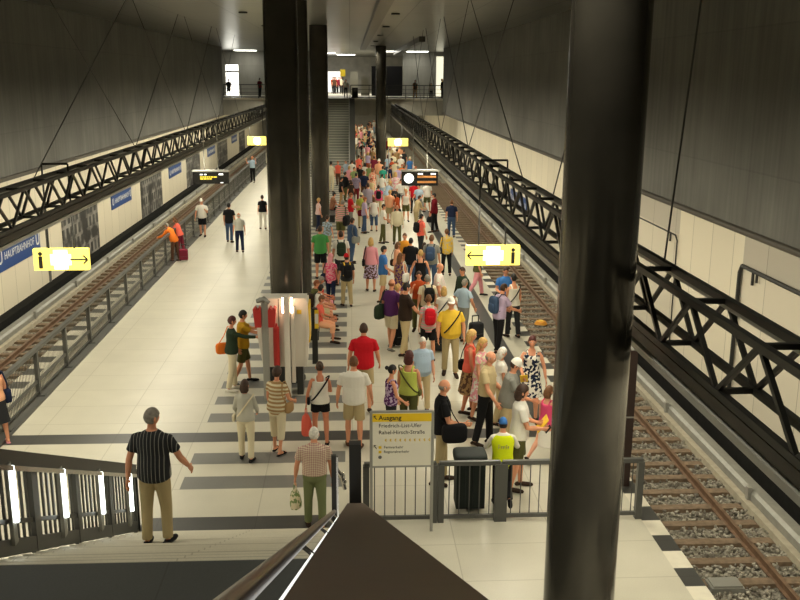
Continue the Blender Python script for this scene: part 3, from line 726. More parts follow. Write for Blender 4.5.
# lobby light on the mezzanine and light below it
area(-1,95,9.2,14,10,1100,(1,.95,.82))
area(-1.3,97,5.05,10,34,1500,WARM)
w=bpy.data.worlds.new('world'); SC.world=w; w.use_nodes=True
w.node_tree.nodes['Background'].inputs[0].default_value=(1,.92,.75,1); w.node_tree.nodes['Background'].inputs[1].default_value=.04
SC.view_settings.view_transform='Standard'; SC.view_settings.look='None'; SC.view_settings.gamma=1; SC.view_settings.exposure=EXPO
SC.cycles.max_bounces=6; SC.cycles.diffuse_bounces=4; SC.cycles.glossy_bounces=3; SC.cycles.use_denoising=True
SC.cycles.sample_clamp_indirect=6
# ------------------------------------------------------------------ people
CLOTHC=dict(white='e8e4da',cream='ddd2b4',beige='c9b68c',khaki='b3a27a',tan='a8875c',brown='5c4030',dkbrown='33261e',black='17171a',charcoal='2c2d30',grey='86867f',ltgrey='b9b7ab',
 navy='1c2540',blue='3f74b8',ltblue='a9bfd3',denim='3e5270',red='c41a26',dkred='6e1420',coral='ea6a58',pink='e39aa4',hotpink='e0507a',orange='ea7a2a',rust='b34a22',yellow='e3bb3c',mustard='b98d22',
 lime='bcc860',green='4f9a52',olive='55552f',dkgreen='2c3a2a',teal='35a08a',purple='5a2f66',lilac='b9a6c4',sage='7d8f5c',hivis='d8e619',plum='7a2438',peach='efb088',cargo='727a55',rose='a8767a')
HAIRC=dict(black='141110',brown='3a2416',ltbrown='6b4526',dkred='4a1a16',red='8a4a22',blond='c9a361',grey='8b857b',white='d9d5cb')
SKINC=['db9a78','d38b6b','e2a688','b97c5a']
def hx(s): return lin(tuple(int(s[i:i+2],16)/255 for i in (0,2,4)))
def cloth(key):
    """'red', or 'red/stripeh/white' etc."""
    nm='cloth_'+key.replace('/','_')
    if nm in MATS: return MATS[nm]
    p=key.split('/'); c=hx(CLOTHC[p[0]]); m=mat(nm,c,.85,spec=.2,bump=.25,bscale=22); nt,b=nodes_of(m)
    if len(p)>1:
        c2=hx(CLOTHC[p[2]]); tc=nt.nodes.new('ShaderNodeTexCoord')
        mx=nt.nodes.new('ShaderNodeMix'); mx.data_type='RGBA'; mx.inputs[6].default_value=(*c,1); mx.inputs[7].default_value=(*c2,1)
        def wave(ax,sc,th):
            w=nt.nodes.new('ShaderNodeTexWave'); w.bands_direction=ax; w.inputs['Scale'].default_value=sc; nt.links.new(tc.outputs['Object'],w.inputs['Vector'])
            g=nt.nodes.new('ShaderNodeMath'); g.operation='GREATER_THAN'; g.inputs[1].default_value=th; nt.links.new(w.outputs['Fac'],g.inputs[0]); return g
        if p[1]=='stripeh': g=wave('Z',4.2,.55); nt.links.new(g.outputs[0],mx.inputs[0])
        elif p[1]=='stripev': g=wave('X',7,.94); nt.links.new(g.outputs[0],mx.inputs[0])
        elif p[1]=='plaid':
            a=wave('X',11,.5); d=wave('Z',11,.5); s=nt.nodes.new('ShaderNodeMath'); s.operation='ADD'; nt.links.new(a.outputs[0],s.inputs[0]); nt.links.new(d.outputs[0],s.inputs[1])
            h=nt.nodes.new('ShaderNodeMath'); h.operation='MULTIPLY'; h.inputs[1].default_value=.5; nt.links.new(s.outputs[0],h.inputs[0]); nt.links.new(h.outputs[0],mx.inputs[0])
        else:
            v=nt.nodes.new('ShaderNodeTexVoronoi'); v.inputs['Scale'].default_value=24; nt.links.new(tc.outputs['Object'],v.inputs['Vector'])
            sp=nt.nodes.new('ShaderNodeSeparateColor'); nt.links.new(v.outputs['Color'],sp.inputs[0])
            g=nt.nodes.new('ShaderNodeMath'); g.operation='GREATER_THAN'; g.inputs[1].default_value=.5; nt.links.new(sp.outputs[0],g.inputs[0]); nt.links.new(g.outputs[0],mx.inputs[0])
        nt.links.new(mx.outputs[2],b.inputs['Base Color'])
    return m
def hairm(c): return mat('hair_'+c,hx(HAIRC[c]),.6,noise=.25,nscale=30)
SKM=[mat('skin_%d'%i,hx(c),.55,spec=.3) for i,c in enumerate(SKINC)]
LIP=mat('lips',hx('a8503f'),.5); BROW=mat('eyebrow',hx('4a3020'),.7)
EYEW=mat('eye_white',(.75,.73,.7),.3); EYEI=mat('eye_iris',(.02,.015,.012),.25)
def sph(nu,nv):
    d=[]
    for j in range(nv+1):
        t=-PI/2+PI*j/nv
        if j==0: t+=.06
        if j==nv: t-=.06
        d.append([(math.cos(t)*math.cos(2*PI*i/nu),math.cos(t)*math.sin(2*PI*i/nu),math.sin(t)) for i in range(nu)])
    return d
def g2(x,s): return math.exp(-(x/s)**2)
def head_pt(x,y,z,k=1.0):
    """unit direction -> point on the head surface (front is +y)"""
    w=.074; px=w*x; py=.094*y; pz=.115*z
    if z<0: px*=1-.30*(-z)**1.6; py*= (1-.12*(-z)) if y>0 else (1-.45*(-z))
    if y>0:
        py+=.024*g2(x,.15)*g2(z+.16,.17)+.004*g2(x,.3)*g2(z+.52,.10)+.006*g2(x,.22)*g2(z+.80,.16)+.004*g2(z-.28,.10)
        for s in (-1,1): py-=.010*g2(x-s*.40,.20)*g2(z-.06,.13)
    return (px*k,py*k,pz*k)
def head_mb(near):
    nu,nv=(26,20) if near else (14,10)
    mb=MB(); rs=sph(nu,nv); rings=[[head_pt(*p) for p in r] for r in rs]
    mb.loft(rings,0)
    k=0
    for j in range(nv):                      # lips and brows
        for i in range(nu):
            p=rs[j][i]; q=rs[j+1][(i+1)%nu]; c=[(a+b)/2 for a,b in zip(p,q)]
            if c[1]>.5 and abs(c[0])<.28 and -.60<c[2]<-.42: mb.m[k]=1
            if c[1]>.4 and .17<abs(c[0])<.66 and .17<c[2]<.33: mb.m[k]=2
            k+=1
    for s in (-1,1): mb.ball((s*.078,-.005,-.008),(.010,.020,.033),6,5,0)
    return mb
HEADC={}
def hair_mb(style,near):
    nu,nv=(26,18) if near else (14,10)
    mb=MB()
    def cov(x,y,z):
        if style=='ring': return 1 if (-.50<z<.22 and y<.35 and not(y>-.1 and z<-.05)) else 0
        lim=(.46-.35*abs(x)) if y>.25 else (-.22 if y>-.15 else -.6)
        if style in('long','bob') and y<.45: lim=-.75 if y<.25 else .0
        return 1 if z>lim else 0
    f={'short':1.10,'ring':1.045,'bob':1.16,'long':1.13,'bun':1.07,'pony':1.07,'curly':1.22}.get(style,1.08)
    rings=[]
    for r in sph(nu,nv):
        rr=[]
        for (x,y,z) in r:
            k=f if cov(x,y,z) else .90
            p=head_pt(x,min(y,.96) if k>1 else y,z,k); rr.append(p)
        rings.append(rr)
    mb.loft(rings)
    if style=='long': mb.tube([(0,-.06,.02),(0,-.085,-.10),(0,-.09,-.20),(0,-.085,-.27)],[.085,.095,.085,.05],12,0,True,.45,(1,0,0))
    if style=='bob': mb.tube([(0,-.05,.02),(0,-.06,-.09),(0,-.055,-.14)],[.088,.096,.07],12,0,True,.7,(1,0,0))
    if style=='bun': mb.ball((0,-.125,.055),(.045,.042,.045),10,8)
    if style=='pony': mb.tube([(0,-.10,.06),(0,-.14,.0),(0,-.13,-.10),(0,-.11,-.18)],[.022,.038,.034,.01],8)
    return mb
def rings_torso(sex,b=0):
    if sex=='f': t=[(.84,.10,.09,0),(.90,.170,.118,-.01),(.98,.168,.118,-.008),(1.08,.138,.10,0),(1.20,.142,.112,.008),(1.30,.156,.122,.016),(1.38,.155,.10,.004),(1.435,.095,.072,0),(1.475,.056,.056,0)]
    else: t=[(.84,.10,.09,0),(.90,.162,.115,0),(.98,.163,.118,0),(1.08,.155,.112,0),(1.20,.166,.115,.004),(1.32,.188,.120,.006),(1.40,.178,.105,0),(1.455,.112,.080,0),(1.49,.062,.062,0)]
    return [(z,rx+(b*.6 if .95<z<1.25 else 0),ry+(b if .95<z<1.25 else 0),yo+(b*.7 if .95<z<1.25 else 0)) for z,rx,ry,yo in t]
def trim_rings(t,z0,z1):
    """part of the torso profile between two heights"""
    def at(z):
        for a,b in zip(t,t[1:]):
            if a[0]<=z<=b[0]:
                k=(z-a[0])/(b[0]-a[0]); return tuple([z]+[a[i]+(b[i]-a[i])*k for i in (1,2,3)])
        return tuple([z]+list((t[0] if z<t[0][0] else t[-1])[1:]))
    return [at(z0)]+[r for r in t if z0+.01<r[0]<z1-.01]+[at(z1)]
PEND=[]   # meshes waiting for their voxel remesh
def finish_people():
    bpy.context.view_layer.update(); dg=bpy.context.evaluated_depsgraph_get()
    for o,extra in PEND:
        me=bpy.data.meshes.new_from_object(o.evaluated_get(dg)); nm=o.data.name
        if extra is not None:
            bm=bmesh.new(); bm.from_mesh(me)
            ex=extra.mesh('tmp',[SKM[0],LIP,BROW]); bm.from_mesh(ex); bm.to_mesh(me); bm.free(); bpy.data.meshes.remove(ex)
        mats_=list(o.data.materials); o.modifiers.clear(); old=o.data; o.data=me; bpy.data.meshes.remove(old); me.name=nm
        me.materials.clear()
        for m_ in mats_: me.materials.append(m_)
        me.polygons.foreach_set('use_smooth',[True]*len(me.polygons))
    PEND.clear()
def remesh(o,vox,extra=None,it=3):
    r=o.modifiers.new('remesh','REMESH'); r.mode='VOXEL'; r.voxel_size=vox
    s=o.modifiers.new('smooth','SMOOTH'); s.factor=.5; s.iterations=it
    PEND.append((o,extra))
def sack(mb,c,r,p=.6,nu=14,nv=9,mi=0):
    sg=lambda v: math.copysign(abs(v)**p,v)
    rings=[[(c[0]+r[0]*sg(x),c[1]+r[1]*sg(y),c[2]+r[2]*sg(z)) for x,y,z in rr] for rr in sph(nu,nv)]
    mb.loft(rings,mi)
GRP='travellers in the station hall'
def person(label,x,y,z=0,h=1.74,yaw=0,sex='m',top='tee:white',bot='trousers:khaki',hair='short:brown',legs=((6,4),(-6,6)),arms=((4,9,12,0),(4,9,12,0)),
           lean=0,head=(0,-4),belly=0,hat=None,shoes='dkbrown',skin=0,sit=None,bags=(),vest=None,sandal=False,wide=1.0,noeye=False):
    s=h/1.75; dist=y; near=dist<24; mid=dist<46
    vox=.013 if near else (.019 if mid else .03)
    SG=14 if near else (10 if mid else 7)
    S=Matrix.Scale(s,4)
    P=Vector((0,0,.93)); T=Matrix.Translation(P)@Matrix.Rotation(-R(lean),4,'X')@Matrix.Translation(-P)
    tr=rings_torso(sex,belly); tr=[(a,b*wide,c*wide,d) for a,b,c,d in tr]
    sw=(.188 if sex=='m' else .163)*wide; hw=.088
    # skeleton
    LEG=[];ARM=[]
    for i,sd in enumerate((-1,1)):
        a,k=legs[i][:2]; o=legs[i][2] if len(legs[i])>2 else 3
        H=Vector((sd*hw,0,.92)); d1=Vector((sd*math.sin(R(o)),math.sin(R(a))*math.cos(R(o)),-math.cos(R(a))*math.cos(R(o))))
        d2=Vector((sd*math.sin(R(o))*.3,math.sin(R(a-k)),-math.cos(R(a-k)))).normalized()
        K=H+d1*.43; A=K+d2*.41; fp=R(max(-50,min(10,(a-k)*.9 if (a-k)<-20 else 0)))
        LEG.append((H,K,A,fp))
        p,ab,e,tw=arms[i]
        Sh=T@Vector((sd*sw,0,1.392)); u=Vector((sd*math.sin(R(ab)),math.sin(R(p))*math.cos(R(ab)),-math.cos(R(p))*math.cos(R(ab))))
        f=Vector((sd*math.sin(R(ab*.5))-sd*math.sin(R(tw)),math.sin(R(p+e)),-math.cos(R(p+e)))).normalized()
        E=Sh+u*.285; W=E+f*.25; ARM.append((Sh,E,W,f))
    # drop onto the ground
    zmin=min(A.z-.085+(-.09*math.sin(fp) if fp<0 else 0)*0 for H,K,A,fp in LEG); dz=-zmin
    if sit is not None: dz=sit/s-.845
    G=S@Matrix.Translation((0,0,dz))
    root=thing('person',label,'person',(x,y,z),R(yaw),GRP)
    sk=SKM[skin%4]
    ty,tc=top.split(':'); by,bc=(bot.split(':')+[None])[:2] if bot else (None,None)
    # ---- body
    mb=MB(); sh=.84
    def ring(r,inf=0,f=1.0,seg=None):
        n=seg or (18 if near else 12); zz,rx,ry,yo=r
        return [T@Vector(((rx*f+inf)*math.cos(2*PI*i/n),yo+(ry*f+inf)*math.sin(2*PI*i/n),zz)) for i in range(n)]
    mb.loft([ring(r,0,sh if r[0]<1.44 else 1) for r in tr])
    nk=[T@Vector((0,0,1.43)),T@Vector((0,.008,1.50)),T@Vector((0,.018,1.58))]
    mb.tube(nk,[.062,.054,.052] if sex=='m' else [.054,.047,.046],10)
    longs=ty in('long','jacket','cardigan'); bare=ty in('tank','dress','top')
    for i,sd in enumerate((-1,1)):
        Sh,E,W,f=ARM[i]; q=1.0 if sex=='m' else .86
        c=.82 if longs else 1.0
        mb.tube([Sh-Vector((sd*.03,0,-.005)),Sh.lerp(E,.25),Sh.lerp(E,.6),E,E.lerp(W,.3),E.lerp(W,.7),W],[v*q*c for v in (.048,.052,.046,.041,.043,.034,.026)],9)
        H,K,A,fp=LEG[i]; lc=.84 if by in('trousers','capri') else 1
        mb.tube([H+Vector((0,0,.04)),H.lerp(K,.35),H.lerp(K,.75),K,K.lerp(A,.28),K.lerp(A,.65),A+Vector((0,0,.0))],[.082*sh,.080*lc,.062*lc,.054*lc,.057*lc,.042*lc,.036],10)
        F=Matrix.Translation(A)@Matrix.Rotation(fp,4,'X')@Matrix.Rotation(-sd*R(8),4,'Z')
        mb.tube([F@Vector(p) for p in ((0,-.055,-.045),(0,-.02,-.035),(0,.05,-.045),(0,.12,-.055),(0,.175,-.065))],[.026,.036,.036,.034,.018],8,0,True,.75,(1,0,0))
    mb.xform(G)
    # ---- hands and head are added after the voxel skin
    ex=MB(); hands=[]
    for i,sd in enumerate((-1,1)):
        Sh,E,W,f=ARM[i]; d=f.normalized(); n=Vector((-sd,0,0)); n=(n-d*n.dot(d)).normalized(); w=n.cross(d)
        if w.y<0 and abs(d.y)<.9: w=-w
        if abs(d.y)>=.9 and w.z<0: w=-w
        q=1 if sex=='m' else .9
        ex.tube([W-d*.02,W+d*.02,W+d*.06,W+d*.095],[.026*q,.036*q,.042*q,.036*q],8,0,True,.42,w)
        fs=5 if near else 4
        for kf,(L,off) in enumerate(((.062,-.030),(.074,-.010),(.078,.010),(.068,.030))):
            b0=W+d*.088-w*off*-1*q; b1=b0+d*L*.5*q+n*.008; b2=b1+(d*.75+n*.65).normalized()*L*.5*q
            ex.tube([b0,b1,b2],[.0095*q,.009*q,.007*q],fs)
        t0=W+d*.03+w*.030*q; t1=t0+(d*.65+w*.7+n*.2).normalized()*.04; t2=t1+(d*.95+w*.15+n*.2).normalized()*.03
        ex.tube([t0,t1,t2],[.012*q,.011*q,.008*q],fs)
        hands.append(W+d*.08)
    HM=T@Matrix.Translation((0,.026,1.635))@Matrix.Rotation(R(head[0]),4,'Z')@Matrix.Rotation(R(head[1]),4,'X')
    key=(near,); 
    if key not in HEADC: HEADC[key]=head_mb(near)
    hm=MB(); hm.v=list(HEADC[key].v); hm.f=list(HEADC[key].f); hm.m=list(HEADC[key].m); hm.xform(HM); ex.join(hm); ex.xform(G)
    body=mb.build('body',[sk,LIP,BROW],root,True); remesh(body,vox,ex)
    GM=lambda m_: m_.xform(G)
    # ---- hair, hat, eyes
    if hair and hair!='none':
        hs,hc=hair.split(':')
        hb=hair_mb(hs,near); GM(hb.xform(HM)).build('hair',hairm(hc),root,True)
    fwd=(yaw+head[0])%360
    if near and not noeye and 60<fwd<300:
        for sd in (-1,1):
            e=MB(); e.ball((sd*.029,.078,.008),(.0125,.0125,.010),8,6,0); e.ball((sd*.029,.0855,.007),(.0082,.0075,.0082),6,5,1); GM(e.xform(HM)).build('eye',[EYEW,EYEI],root,True)
    if hat:
        hk,hcol=hat.split(':'); hb=MB(); dome=[]
        for r_ in sph(18 if near else 12,8)[4:]: dome.append([(v[0]*1.13,v[1]*1.10-.002,v[2]*1.06+.028) for v in [head_pt(a,b,c) for a,b,c in r_]])
        base=[(p[0]*1.0,p[1]*1.0,p[2]-.012) for p in dome[0]]
        hb.loft([base]+dome)
        if hk=='cap': hb.tube([(0,.06,.050),(0,.12,.048),(0,.165,.036)],[.075,.07,.035],12,0,True,.12,(1,0,0))
        if hk=='hat': hb.tube([(0,0,.024),(0,0,.034)],[.145,.14],18)
        if hk=='scarf': hb.tube([(0,-.05,.0),(0,-.09,-.10),(0,-.10,-.2)],[.09,.08,.04],10,0,True,.5,(1,0,0))
        GM(hb.xform(HM)).build({'cap':'cap','hat':'hat','scarf':'headscarf'}[hk],cloth(hcol),root,True)
    # ---- top
    if ty!='none':
        tm=cloth(tc); g=MB(); hem=.86 if sex=='m' else .90
        if ty=='tuck': hem=.97
        if ty=='jacket': hem=.82
        if ty=='tunic': hem=.78
        inf=.014 if ty!='jacket' else .028
        topz=1.475
        if sex=='m': topz=1.49
        if bare: topz=1.36
        rr=trim_rings(tr,hem,topz)
        lo=.02 if ty in('tee','tunic','jacket','long','cardigan','polo') else .006
        rg=[ring(r,inf+(lo if r[0]<1.15 else 0)) for r in rr]
        if not bare: rg[-1]=ring((rr[-1][0],rr[-1][1]*.95,rr[-1][2],rr[-1][3]),.012)
        g.loft(rg)
        for i,sd in enumerate((-1,1)):
            Sh,E,W,f=ARM[i]; q=1.0 if sex=='m' else .88
            if bare:
                g.tube([T@Vector((sd*.085,.09,1.34)),T@Vector((sd*.088,.06,1.43)),T@Vector((sd*.088,.0,1.455)),T@Vector((sd*.09,-.06,1.42)),T@Vector((sd*.085,-.09,1.34))],.020,6)
                continue
            Si=Sh-Vector((sd*.06,0,-.022))
            if longs: g.tube([Si,Sh,Sh.lerp(E,.5),E,E.lerp(W,.5),E.lerp(W,.97)],[v*q*(1.18 if ty=='jacket' else 1) for v in (.050,.057,.058,.053,.048,.042)],SG)
            else: g.tube([Si,Sh,Sh.lerp(E,.35),Sh.lerp(E,.62 if sex=='m' else .5)],[v*q for v in (.050,.058,.063,.070)],SG)
        if ty=='dress':
            zh=.52; n=18; prof=[(1.02,.150,.118),(.9,.185,.14),(.72,.215,.18),(zh,.25,.215)]
            g.loft([[Vector(((rx+.012*math.sin(5*2*PI*i/n)*(1.02-zz)*2)*math.cos(2*PI*i/n),(ry+.012*math.sin(5*2*PI*i/n)*(1.02-zz)*2)*math.sin(2*PI*i/n),zz)) for i in range(n)] for zz,rx,ry in prof])
        nm={'tee':'t_shirt','tuck':'shirt','polo':'polo_shirt','tank':'tank_top','top':'top','long':'long_sleeved_shirt','jacket':'jacket','cardigan':'cardigan','dress':'dress','tunic':'tunic','vest':'t_shirt'}[ty]
        go=GM(g).build(nm,tm,root,True)
        if near: remesh(go,.0125,None,2)
        if ty in('polo','tuck','jacket') and mid:
            c=MB(); n=14
            c.loft([[T@Vector(((a)*math.cos(2*PI*i/n),.004+(a)*math.sin(2*PI*i/n)+b,zz-.018*math.sin(2*PI*i/n))) for i in range(n)] for a,zz,b in ((.078,1.455,0),(.066,1.50,0),(.060,1.505,0),(.062,1.46,0))],0,False)
            GM(c).build('collar',tm,go,True)
    if vest:
        g=MB(); rr=trim_rings(tr,.80,1.44); rg=[ring(r,.040 if r[0]<1.4 else .024) for r in rr]; g.loft(rg)
        vo=GM(g).build('safety_vest',cloth(vest),root,True)
        g=MB(); rs_=random.Random(2)
        for x0,w_,hh in ((-.10,.035,.085),(-.05,.03,.06),(-.01,.035,.06),(.04,.03,.085),(.08,.025,.06)):
            yb=-.172+.6*x0*x0
            g.box(x0,x0+.009,yb-.004,yb,1.20,1.20+hh); g.box(x0,x0+w_,yb-.004,yb,1.20+hh-.009,1.20+hh); g.box(x0,x0+w_,yb-.004,yb,1.225,1.235)
        g.xform(T); GM(g).build('back_lettering',cloth('grey'),vo)
    # ---- bottom
    if by:
        bm_=cloth(bc); g=MB()
        if by=='skirt':
            zh=.45; n=18; prof=[(1.03,.145,.115),(.93,.185,.14),(.72,.205,.175),(zh,.245,.215)]
            g.loft([[Vector(((rx+.014*math.sin(6*2*PI*i/n)*(1.03-zz)*2)*math.cos(2*PI*i/n),(ry+.014*math.sin(6*2*PI*i/n)*(1.03-zz)*2)*math.sin(2*PI*i/n),zz)) for i in range(n)] for zz,rx,ry in prof])
        else:
            rr=trim_rings(tr,.84,1.02); g.loft([ring(r,.010) for r in rr])
            for i,sd in enumerate((-1,1)):
                H,K,A,fp=LEG[i]
                if by=='trousers': g.tube([H+Vector((0,0,.05)),H.lerp(K,.3),H.lerp(K,.75),K,K.lerp(A,.5),K.lerp(A,.96)],[.095,.096,.080,.072,.066,.064],SG)
                elif by=='capri': g.tube([H+Vector((0,0,.05)),H.lerp(K,.3),H.lerp(K,.75),K,K.lerp(A,.45)],[.095,.096,.082,.076,.072],SG)
                elif by=='hotpants': g.tube([H+Vector((0,0,.05)),H.lerp(K,.2),H.lerp(K,.48)],[.096,.100,.098],SG)
                else: g.tube([H+Vector((0,0,.05)),H.lerp(K,.3),H.lerp(K,.85)],[.096,.102,.098],SG)
        go=GM(g).build({'skirt':'skirt','trousers':'trousers','capri':'capri_trousers','shorts':'shorts','hotpants':'shorts'}[by],bm_,root,True)
        if near and by!='skirt': remesh(go,.0125,None,2)
    # ---- shoes
    for i,sd in enumerate((-1,1)):
        H,K,A,fp=LEG[i]; F=Matrix.Translation(A)@Matrix.Rotation(fp,4,'X')@Matrix.Rotation(-sd*R(8),4,'Z'); g=MB()
        if sandal:
            g.tube([F@Vector((0,-.085,-.078)),F@Vector((0,-.06,-.078)),F@Vector((0,.06,-.078)),F@Vector((0,.15,-.08)),F@Vector((0,.19,-.08))],[.02,.038,.036,.042,.022],8,0,True,.22,(1,0,0))
            g.tube([F@Vector((0,.08,-.055)),F@Vector((0,.115,-.06))],[.046,.046],8,0,True,.75,(1,0,0))
        else:
            g.tube([F@Vector(p) for p in ((0,-.085,-.048),(0,-.06,-.040),(0,-.01,-.030),(0,.06,-.045),(0,.13,-.056),(0,.20,-.066),(0,.215,-.07))],[.020,.040,.046,.045,.046,.034,.012],9,0,True,.80,(1,0,0))
        GM(g).build('sandal' if sandal else 'shoe',cloth(shoes),root,True)
    # ---- things the person carries: separate things
    WM=Matrix.Translation((x,y,z))@Matrix.Rotation(R(yaw),4,'Z')@G
    for b in bags: carry(b,WM,T,hands,x,y,z,yaw,s,dz,wide,belly)
    return root
def carry(b,WM,T,hands,x,y,z,yaw,s,dz,bw=1,bb=0):
    k,col,lab=b[0],b[1],b[2]; cm=cloth(col); rz=Matrix.Rotation(R(yaw),4,'Z')
    if k=='backpack':
        c=WM@(T@Vector((0,-.215,1.22))); t=thing('backpack',lab,'backpack',c,R(yaw),'backpacks')
        a=MB(); sack(a,(0,0,0),(.145*s,.085*s,.22*s),.55); bo=a.build('pack_body',cm,t,True)
        a=MB(); sack(a,(0,-.075*s,-.06*s),(.105*s,.04*s,.11*s),.55); a.build('front_pocket',cm,bo,True)
        for sd in (-1,1):
            MB().tube([(sd*.09*s,.07*s,.17*s),(sd*.10*s,.16*s,.265*s),(sd*.105*s,.27*s,.235*s),(sd*.115*s,.345*s,.08*s),(sd*.14*s,.30*s,-.08*s),(sd*.12*s,.08*s,-.16*s)],.020*s,6,0,True,.5).build('strap',cloth('charcoal') if len(b)<4 else cloth(b[3]),t,True)
    elif k in('shoulder','cross'):
        sd=b[3] if len(b)>3 else -1; sc=b[4] if len(b)>4 else 1.0; fy=b[5] if len(b)>5 else -.02
        hip=Vector((sd*.235,fy,.95)); c=WM@hip; t=thing('shoulder_bag',lab,'bag',c,R(yaw),'shoulder bags')
        a=MB(); sack(a,(0,0,0),(.055*s*sc,.15*s*sc,.12*s*sc),.5); a.build('body',cm,t,True)
        stc=cloth(b[6]) if len(b)>6 else cm
        g=MB(); pts=[]; Tq=T
        if k=='cross':
            for q in range(17):
                an=2*PI*q/16; v=Vector((-sd*.185*bw*math.cos(an),(.160*bw+bb*1.7)*math.sin(an)+bb*.5,1.20+.255*math.cos(an))); pts.append((T@v-hip)*s)
        else:
            top=T@Vector((sd*.155,0,1.475)); pts=[Vector((0,.10,.10))*s,(T@Vector((sd*.20,.135,1.25))-hip)*s,(top+Vector((0,.05,0))-hip)*s,(top+Vector((0,-.05,0))-hip)*s,(T@Vector((sd*.20,-.135,1.25))-hip)*s,Vector((0,-.10,.10))*s]
        g.tube(pts,.016*s,6,0,True,.6); g.build('strap',stc,t,True)
    elif k=='hand':
        sd=b[3]; w,hh=b[4],b[5]; p=WM@hands[0 if sd<0 else 1]; zt=p.z-.03; c=Vector((p.x,p.y,zt-.12-hh/2)); t=thing(b[6] if len(b)>6 else 'carrier_bag',lab,'bag',c,R(yaw),'bags carried in the hand')
        a=MB(); n=14
        rg=[]
        for q,(f1,f2) in enumerate(((-.5,.75),(-.46,.95),(-.2,1.0),(.2,.86),(.42,.6),(.5,.30))):
            rg.append([(.42*w*f1*0+.40*w*f2*.9*math.cos(2*PI*i/n)*(1+.10*math.sin(3*2*PI*i/n+q)),w*.5*f2*math.sin(2*PI*i/n)*(1+.07*math.sin(5*2*PI*i/n+q)),hh*f1) for i in range(n)])
        a.loft(rg); a.build('body',cm,t,True)
        for e in (-1,1): MB().tube([(e*.02,-.05*w/.3,hh*.46),(e*.012,0,hh*.5+.12),(e*.02,.05*w/.3,hh*.46)],.009,6).build('handle',cm,t)
    elif k=='paper':
        sd=b[3]; p=WM@hands[0 if sd<0 else 1]; w,hh=b[4],b[5]; o=MB().box(-w/2,w/2,-.006,.006,-hh/2,hh/2).build(b[6],cm); o.location=p; o.rotation_euler=(R(-35),R(8),R(yaw)); tag(o,lab,b[7])
def suitcase(x,y,w,d,h,rz,col,label,z=0):
    t=thing('suitcase',label,'suitcase',(x,y,z),R(rz),'suitcases'); cm=cloth(col)
    a=MB(); sack(a,(0,0,.05+h/2),(w/2,d/2,h/2),.28,20,12); a.build('shell',cm,t,True)
    MB().bar((-w*.25,d*.3,h),(-w*.25,d*.3,h+.22),.02).bar((w*.25,d*.3,h),(w*.25,d*.3,h+.22),.02).bar((-w*.27,d*.3,h+.22),(w*.27,d*.3,h+.22),.03).build('pull_handle',STEELD,t)
    for sd in (-1,1):
        MB().tube([(sd*w*.36-.015,d*.3,.04),(sd*w*.36+.015,d*.3,.04)],.04,12).build('wheel',BLACK,t)
    MB().box(-w*.4,w*.4,-d/2-.004,-d/2+.01,h*.45,h*.47).build('zip_line',STEELG,t)
    return t
# ------------------------------------------------------------------ who stands where (metres on the platform)
person('man in dark pinstriped shirt and khaki trousers descending the near stairs',-2.35,10.25,1.49,1.74,yaw=-8,top="tee:charcoal/stripev/grey",bot="trousers:khaki",hair="short:grey",legs=((-2,3),(5,8)),wide=1.06,arms=((-10,16,10,0),(12,22,30,0)),head=(-38,-6),shoes="black")
person('white-haired man in plaid shirt and green cargo trousers at the stair foot',-0.60,13.46,0.00,1.70,yaw=2,top="tuck:cream/plaid/rose",bot="trousers:cargo",hair="short:white",arms=((4,14,10,0),(2,10,8,0)),wide=1.14,bags=[("hand","sage/floral/cream","clear plastic bag with leafy contents held by the plaid-shirted man",-1,.26,.30)])
person('woman in grey cardigan and cream trousers, seen from behind',-1.98,16.19,0.00,1.58,yaw=-6,sex="f",top="cardigan:ltgrey",bot="trousers:cream",hair="bob:brown",arms=((12,14,34,10),(14,12,40,14)),shoes="black",bags=[("cross","cream","white shoulder strap bag of the grey-cardigan woman",-1,.6)])
person('woman in yellow and brown striped top with white capris and sandals',-1.42,16.55,0.00,1.71,yaw=-28,sex="f",top="tunic:tan/stripeh/cream",bot="capri:cream",hair="curly:brown",arms=((6,10,20,0),(14,10,50,10)),shoes="black",sandal=True,wide=1.08,bags=[("shoulder","tan","tan handbag at the hip of the striped-top woman",1,.85,.06)])
person('woman in white tank top and black shorts carrying a red plastic bag',-0.62,16.91,0.00,1.69,yaw=4,sex="f",top="tank:white",bot="hotpants:black",hair="bun:brown",arms=((2,16,6,0),(10,10,70,20)),shoes="black",skin=1,bags=[("cross","black","black crossbody strap bag on the white tank top woman",-1,.6),("hand","coral","bright red plastic carrier bag held by the white tank top woman",-1,.30,.42)])
person('man in white t-shirt and khaki shorts, back turned beside the exit sign',0.03,16.74,0.00,1.84,yaw=-4,top="tee:white",bot="shorts:khaki",hair="short:ltbrown",arms=((2,14,12,0),(6,16,20,0)),wide=1.12,shoes="brown")
person('man in bright red polo shirt and beige shorts walking away',0.25,18.83,0.00,1.93,yaw=-3,top="polo:red",bot="shorts:khaki",hair="short:brown",legs=((12,10),(-10,16)),arms=((0,14,14,0),(8,14,26,0)),wide=1.06)
person('dark-haired woman in purple floral sleeveless top behind the exit sign',0.75,16.89,0.00,1.62,yaw=-72,sex="f",top="tank:purple/floral/lilac",bot="trousers:charcoal",hair="bun:black",arms=((6,8,30,10),(10,8,40,10)))
person('woman in yellow-green tank top and olive trousers with dark red hair',1.11,17.20,0.00,1.80,yaw=-20,sex="f",top="tank:lime",bot="trousers:olive",hair="bob:dkred",arms=((10,8,20,0),(8,8,16,0)),wide=1.05,bags=[("cross","olive","thin strap bag across the yellow-green tank top",1,.5)])
person('old white-haired man in pale blue shirt facing the camera',1.49,18.66,0.00,1.67,yaw=186,top="tee:ltblue",bot="trousers:beige",hair="short:white",skin=2,belly=.03)
